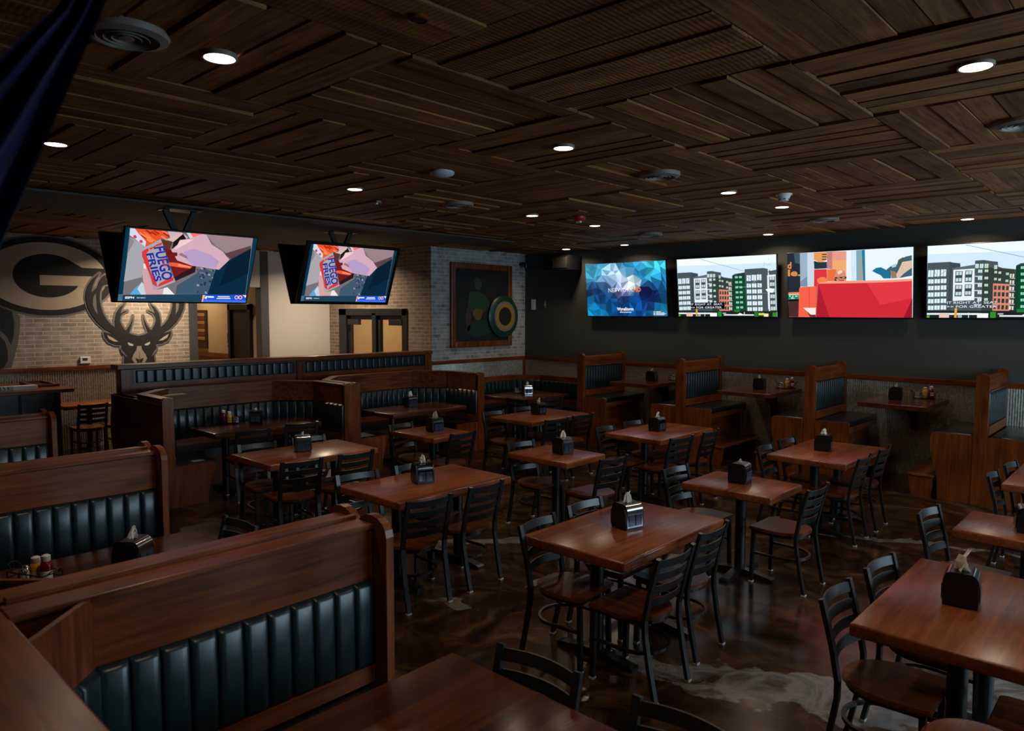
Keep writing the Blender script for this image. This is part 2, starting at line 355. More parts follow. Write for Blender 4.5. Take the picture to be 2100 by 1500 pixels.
PIC_HANDS=[((8, 52, 72),((0,0),(1,0),(1,1),(0,1))),((112, 108, 112),((0.027,0),(0.963,0),(0.984,0.866),(0.031,0.914),(0.029,0.454))),((160, 160, 166),((0.034,0.118),(0.151,0.229),(0.149,0.658),(0.028,0.73))),((135, 132, 138),((0.034,0.128),(0.067,0.168),(0.031,0.345))),((205, 208, 225),((0.027,0),(0.065,0),(0.155,0.172),(0.146,0.236),(0.03,0.092))),((196, 60, 90),((0.055,0.095),(0.069,0.084),(0.081,0.115),(0.072,0.134),(0.056,0.124))),((200, 70, 100),((0.1,0.151),(0.117,0.143),(0.127,0.174),(0.117,0.191),(0.102,0.18))),((196, 170, 185),((0.289,0),(0.388,0),(0.444,0.061),(0.428,0.101),(0.335,0.143),(0.307,0.063))),((215, 195, 205),((0.428,0),(0.564,0),(0.604,0.056),(0.489,0.085),(0.457,0.07))),((240, 110, 120),((0.456,0),(0.545,0),(0.562,0.03),(0.48,0.051))),((148, 125, 130),((0.578,0),(0.963,0),(0.959,0.152),(0.773,0.258),(0.666,0.153))),((90, 62, 66),((0.956,0.112),(0.963,0.273),(0.826,0.353),(0.738,0.265))),((225, 80, 40),((0.06,0),(0.189,0),(0.278,0),(0.312,0.062),(0.242,0.115),(0.146,0.236),(0.147,0.163),(0.089,0.064))),((170, 35, 20),((0.131,0.016),(0.14,0.002),(0.181,0.045),(0.174,0.064))),((250, 110, 60),((0.178,0),(0.187,0),(0.229,0.029),(0.222,0.048))),((250, 110, 60),((0.17,0.113),(0.179,0.099),(0.221,0.144),(0.214,0.163))),((255, 130, 80),((0.132,0.073),(0.141,0.059),(0.182,0.103),(0.175,0.122))),((255, 130, 80),((0.244,0.08),(0.254,0.066),(0.297,0.111),(0.29,0.13))),((255, 130, 80),((0.134,0.124),(0.142,0.11),(0.184,0.155),(0.177,0.174))),((255, 130, 80),((0.243,0),(0.252,0),(0.296,0.024),(0.289,0.043))),((255, 130, 80),((0.148,0.112),(0.156,0.098),(0.198,0.143),(0.191,0.162))),((170, 35, 20),((0.107,0.089),(0.115,0.076),(0.156,0.119),(0.149,0.138))),((170, 35, 20),((0.184,0.01),(0.193,0),(0.236,0.039),(0.228,0.058))),((255, 130, 80),((0.146,0.123),(0.155,0.109),(0.197,0.154),(0.19,0.172))),((255, 130, 80),((0.09,0.053),(0.098,0.04),(0.138,0.083),(0.131,0.101))),((170, 35, 20),((0.256,0.033),(0.265,0.019),(0.309,0.064),(0.302,0.083))),((170, 35, 20),((0.169,0.029),(0.178,0.015),(0.22,0.059),(0.213,0.078))),((250, 110, 60),((0.119,0.046),(0.127,0.033),(0.168,0.076),(0.161,0.094))),((255, 130, 80),((0.105,0.071),(0.113,0.057),(0.154,0.101),(0.147,0.119))),((92, 48, 40),((0.247,0.114),(0.335,0.143),(0.324,0.233),(0.326,0.35),(0.303,0.354))),((210, 180, 165),((0.287,0.115),(0.341,0.141),(0.404,0.019),(0.38,0.02))),((26, 20, 26),((0.341,0.141),(0.404,0.019),(0.433,0.088),(0.374,0.198),(0.337,0.253))),((110, 25, 28),((0.29,0.241),(0.337,0.253),(0.444,0.325),(0.536,0.455),(0.397,0.698),(0.332,0.443))),((225, 90, 60),((0.331,0.431),(0.391,0.432),(0.505,0.473),(0.502,0.508),(0.407,0.496),(0.334,0.478))),((255, 140, 90),((0.398,0.445),(0.493,0.478),(0.491,0.493),(0.4,0.479))),((45, 22, 30),((0.536,0.455),(0.537,0.555),(0.403,0.691),(0.381,0.639))),((60, 85, 105),((0.546,0.579),(0.583,0.473),(0.699,0.557),(0.676,0.704),(0.67,0.881),(0.411,0.899),(0.413,0.757))),((40, 45, 70),((0.615,0.716),(0.632,0.721),(0.638,0.75),(0.621,0.744))),((150, 150, 175),((0.564,0.731),(0.581,0.736),(0.586,0.765),(0.569,0.759))),((110, 110, 140),((0.587,0.549),(0.604,0.553),(0.61,0.581),(0.593,0.576))),((40, 45, 70),((0.573,0.609),(0.59,0.613),(0.595,0.642),(0.578,0.636))),((40, 45, 70),((0.618,0.543),(0.635,0.547),(0.641,0.576),(0.623,0.57))),((70, 75, 110),((0.541,0.503),(0.557,0.506),(0.563,0.535),(0.546,0.53))),((70, 75, 110),((0.58,0.695),(0.597,0.699),(0.602,0.728),(0.585,0.722))),((40, 45, 70),((0.568,0.831),(0.585,0.836),(0.591,0.865),(0.574,0.859))),((150, 150, 175),((0.589,0.488),(0.606,0.492),(0.611,0.52),(0.594,0.515))),((40, 45, 70),((0.678,0.83),(0.696,0.835),(0.702,0.865),(0.684,0.858))),((70, 75, 110),((0.536,0.589),(0.552,0.593),(0.558,0.621),(0.541,0.616))),((150, 150, 175),((0.644,0.621),(0.662,0.625),(0.667,0.654),(0.65,0.649))),((110, 110, 140),((0.57,0.547),(0.587,0.551),(0.593,0.579),(0.576,0.574))),((70, 75, 110),((0.572,0.569),(0.589,0.573),(0.594,0.602),(0.577,0.596))),((150, 150, 175),((0.57,0.478),(0.587,0.482),(0.593,0.51),(0.576,0.505))),((40, 45, 70),((0.598,0.609),(0.615,0.614),(0.62,0.642),(0.603,0.637))),((110, 110, 140),((0.681,0.679),(0.699,0.684),(0.705,0.713),(0.687,0.707))),((70, 75, 110),((0.674,0.622),(0.692,0.626),(0.698,0.656),(0.68,0.65))),((70, 75, 110),((0.542,0.503),(0.559,0.506),(0.564,0.534),(0.548,0.53))),((150, 150, 175),((0.636,0.839),(0.653,0.845),(0.659,0.874),(0.641,0.868))),((40, 45, 70),((0.617,0.691),(0.634,0.695),(0.64,0.724),(0.622,0.718))),((40, 45, 70),((0.667,0.506),(0.684,0.51),(0.69,0.539),(0.673,0.534))),((70, 75, 110),((0.644,0.62),(0.661,0.625),(0.667,0.654),(0.649,0.648))),((110, 110, 140),((0.597,0.562),(0.614,0.566),(0.62,0.595),(0.603,0.59))),((110, 110, 140),((0.599,0.554),(0.616,0.557),(0.621,0.586),(0.604,0.581))),((70, 75, 110),((0.585,0.812),(0.602,0.817),(0.607,0.846),(0.59,0.84))),((40, 45, 70),((0.594,0.483),(0.611,0.487),(0.617,0.515),(0.599,0.51))),((70, 75, 110),((0.575,0.674),(0.592,0.678),(0.597,0.707),(0.58,0.701))),((40, 45, 70),((0.589,0.571),(0.606,0.575),(0.612,0.604),(0.595,0.598))),((150, 150, 175),((0.558,0.829),(0.575,0.834),(0.581,0.863),(0.564,0.857))),((150, 150, 175),((0.675,0.614),(0.692,0.618),(0.698,0.648),(0.68,0.642))),((70, 75, 110),((0.595,0.506),(0.612,0.51),(0.618,0.538),(0.601,0.533))),((70, 75, 110),((0.671,0.68),(0.689,0.685),(0.695,0.714),(0.677,0.708))),((40, 45, 70),((0.59,0.722),(0.607,0.727),(0.613,0.756),(0.595,0.75))),((40, 45, 70),((0.653,0.665),(0.671,0.67),(0.677,0.699),(0.659,0.693))),((110, 110, 140),((0.582,0.622),(0.599,0.626),(0.605,0.655),(0.588,0.649))),((70, 75, 110),((0.563,0.845),(0.58,0.85),(0.585,0.88),(0.568,0.873))),((70, 75, 110),((0.557,0.818),(0.574,0.823),(0.579,0.852),(0.562,0.846))),((150, 150, 175),((0.639,0.567),(0.656,0.571),(0.662,0.6),(0.644,0.595))),((110, 110, 140),((0.666,0.726),(0.684,0.731),(0.69,0.76),(0.672,0.754))),((10, 40, 62),((0.695,0.506),(0.795,0.345),(0.959,0.152),(0.98,0.867),(0.663,0.882),(0.676,0.704))),((8, 30, 48),((0.785,0.387),(0.891,0.247),(0.961,0.165),(0.973,0.546),(0.744,0.763))),((205, 165, 180),((0.331,0.255),(0.373,0.174),(0.386,0.106),(0.452,0.083),(0.487,0.05),(0.547,0),(0.578,0),(0.63,0.136),(0.728,0.228),(0.795,0.345),(0.723,0.502),(0.583,0.473),(0.505,0.461),(0.388,0.397),(0.366,0.341),(0.443,0.302),(0.451,0.336),(0.411,0.284),(0.345,0.287))),((175, 150, 190),((0.428,0.269),(0.499,0.216),(0.636,0.286),(0.712,0.374),(0.693,0.481),(0.583,0.466),(0.504,0.449),(0.457,0.371))),((235, 195, 200),((0.386,0.112),(0.452,0.085),(0.489,0.085),(0.421,0.174),(0.354,0.249),(0.373,0.18))),((150, 110, 125),((0.411,0.284),(0.453,0.324),(0.466,0.37),(0.388,0.313))),((90, 160, 205),((0.079,0.905),(0.11,0.811),(0.153,0.726),(0.196,0.814),(0.235,0.899))),((190, 205, 215),((0.153,0.721),(0.179,0.793),(0.191,0.902),(0.158,0.905),(0.127,0.821))),((225, 225, 228),((0.315,0.803),(0.343,0.788),(0.404,0.893),(0.315,0.894))),((205, 155, 160),((0.146,0.46),(0.176,0.471),(0.198,0.605),(0.242,0.84),(0.318,0.803),(0.315,0.894),(0.191,0.902),(0.166,0.759),(0.149,0.612))),((240, 210, 212),((0.147,0.46),(0.165,0.473),(0.172,0.54),(0.154,0.532))),((160, 160, 170),((0.114,0.277),(0.247,0.114),(0.293,0.287),(0.316,0.469),(0.397,0.704),(0.243,0.845),(0.208,0.685),(0.124,0.313))),((214, 52, 50),((0.126,0.302),(0.163,0.248),(0.175,0.279),(0.157,0.328),(0.181,0.425),(0.204,0.57),(0.249,0.68),(0.268,0.79),(0.231,0.752),(0.204,0.627),(0.132,0.367))),((214, 52, 50),((0.168,0.253),(0.204,0.221),(0.224,0.188),(0.259,0.157),(0.258,0.197),(0.221,0.217),(0.186,0.271))),((214, 52, 50),((0.268,0.79),(0.281,0.735),(0.324,0.682),(0.375,0.64),(0.381,0.687),(0.339,0.728),(0.295,0.769))),((30, 62, 85),((0,1),(0.031,0.914),(0.987,0.866),(1,1))),((70, 105, 130),((0,1),(0,0.905),(0.03,0.903),(0.03,1))),((30, 80, 205),((0.624,0.998),(0.633,0.89),(0.985,0.88),(0.996,1))),((60, 110, 235),((0.628,0.998),(0.632,0.962),(0.993,0.965),(0.996,1))),((255, 175, 140),((0.624,0.998),(0.624,0.891),(0.643,0.892),(0.632,0.997))),((255, 225, 215),((0.957,0.879),(0.989,0.88),(0.989,0.923))),((235, 235, 245),((0.643,0.929),(0.651,0.906),(0.665,0.905),(0.661,0.947),(0.648,0.951))),((235, 235, 245),((0.665,0.908),(0.717,0.908),(0.719,0.931),(0.67,0.93))),((235, 235, 245),((0.749,0.906),(0.848,0.903),(0.849,0.917),(0.75,0.92))),((235, 235, 245),((0.741,0.934),(0.858,0.93),(0.859,0.944),(0.742,0.947))),((220, 220, 240),((0.925,0.918),(0.925,0.932),(0.92,0.944),(0.913,0.949),(0.904,0.947),(0.897,0.938),(0.892,0.924),(0.892,0.909),(0.896,0.896),(0.902,0.889),(0.911,0.889),(0.919,0.897),(0.924,0.909))),((90, 70, 190),((0.92,0.918),(0.92,0.928),(0.916,0.936),(0.911,0.939),(0.906,0.938),(0.901,0.932),(0.898,0.922),(0.897,0.912),(0.9,0.903),(0.904,0.899),(0.91,0.899),(0.915,0.904),(0.919,0.912))),((220, 220, 240),((0.958,0.916),(0.957,0.931),(0.953,0.942),(0.945,0.947),(0.936,0.945),(0.929,0.936),(0.924,0.922),(0.924,0.907),(0.928,0.894),(0.935,0.887),(0.943,0.887),(0.951,0.895),(0.957,0.907))),((190, 60, 70),((0.953,0.916),(0.952,0.926),(0.949,0.934),(0.944,0.938),(0.938,0.936),(0.933,0.93),(0.93,0.92),(0.929,0.91),(0.932,0.902),(0.937,0.897),(0.942,0.897),(0.948,0.902),(0.952,0.91)))]
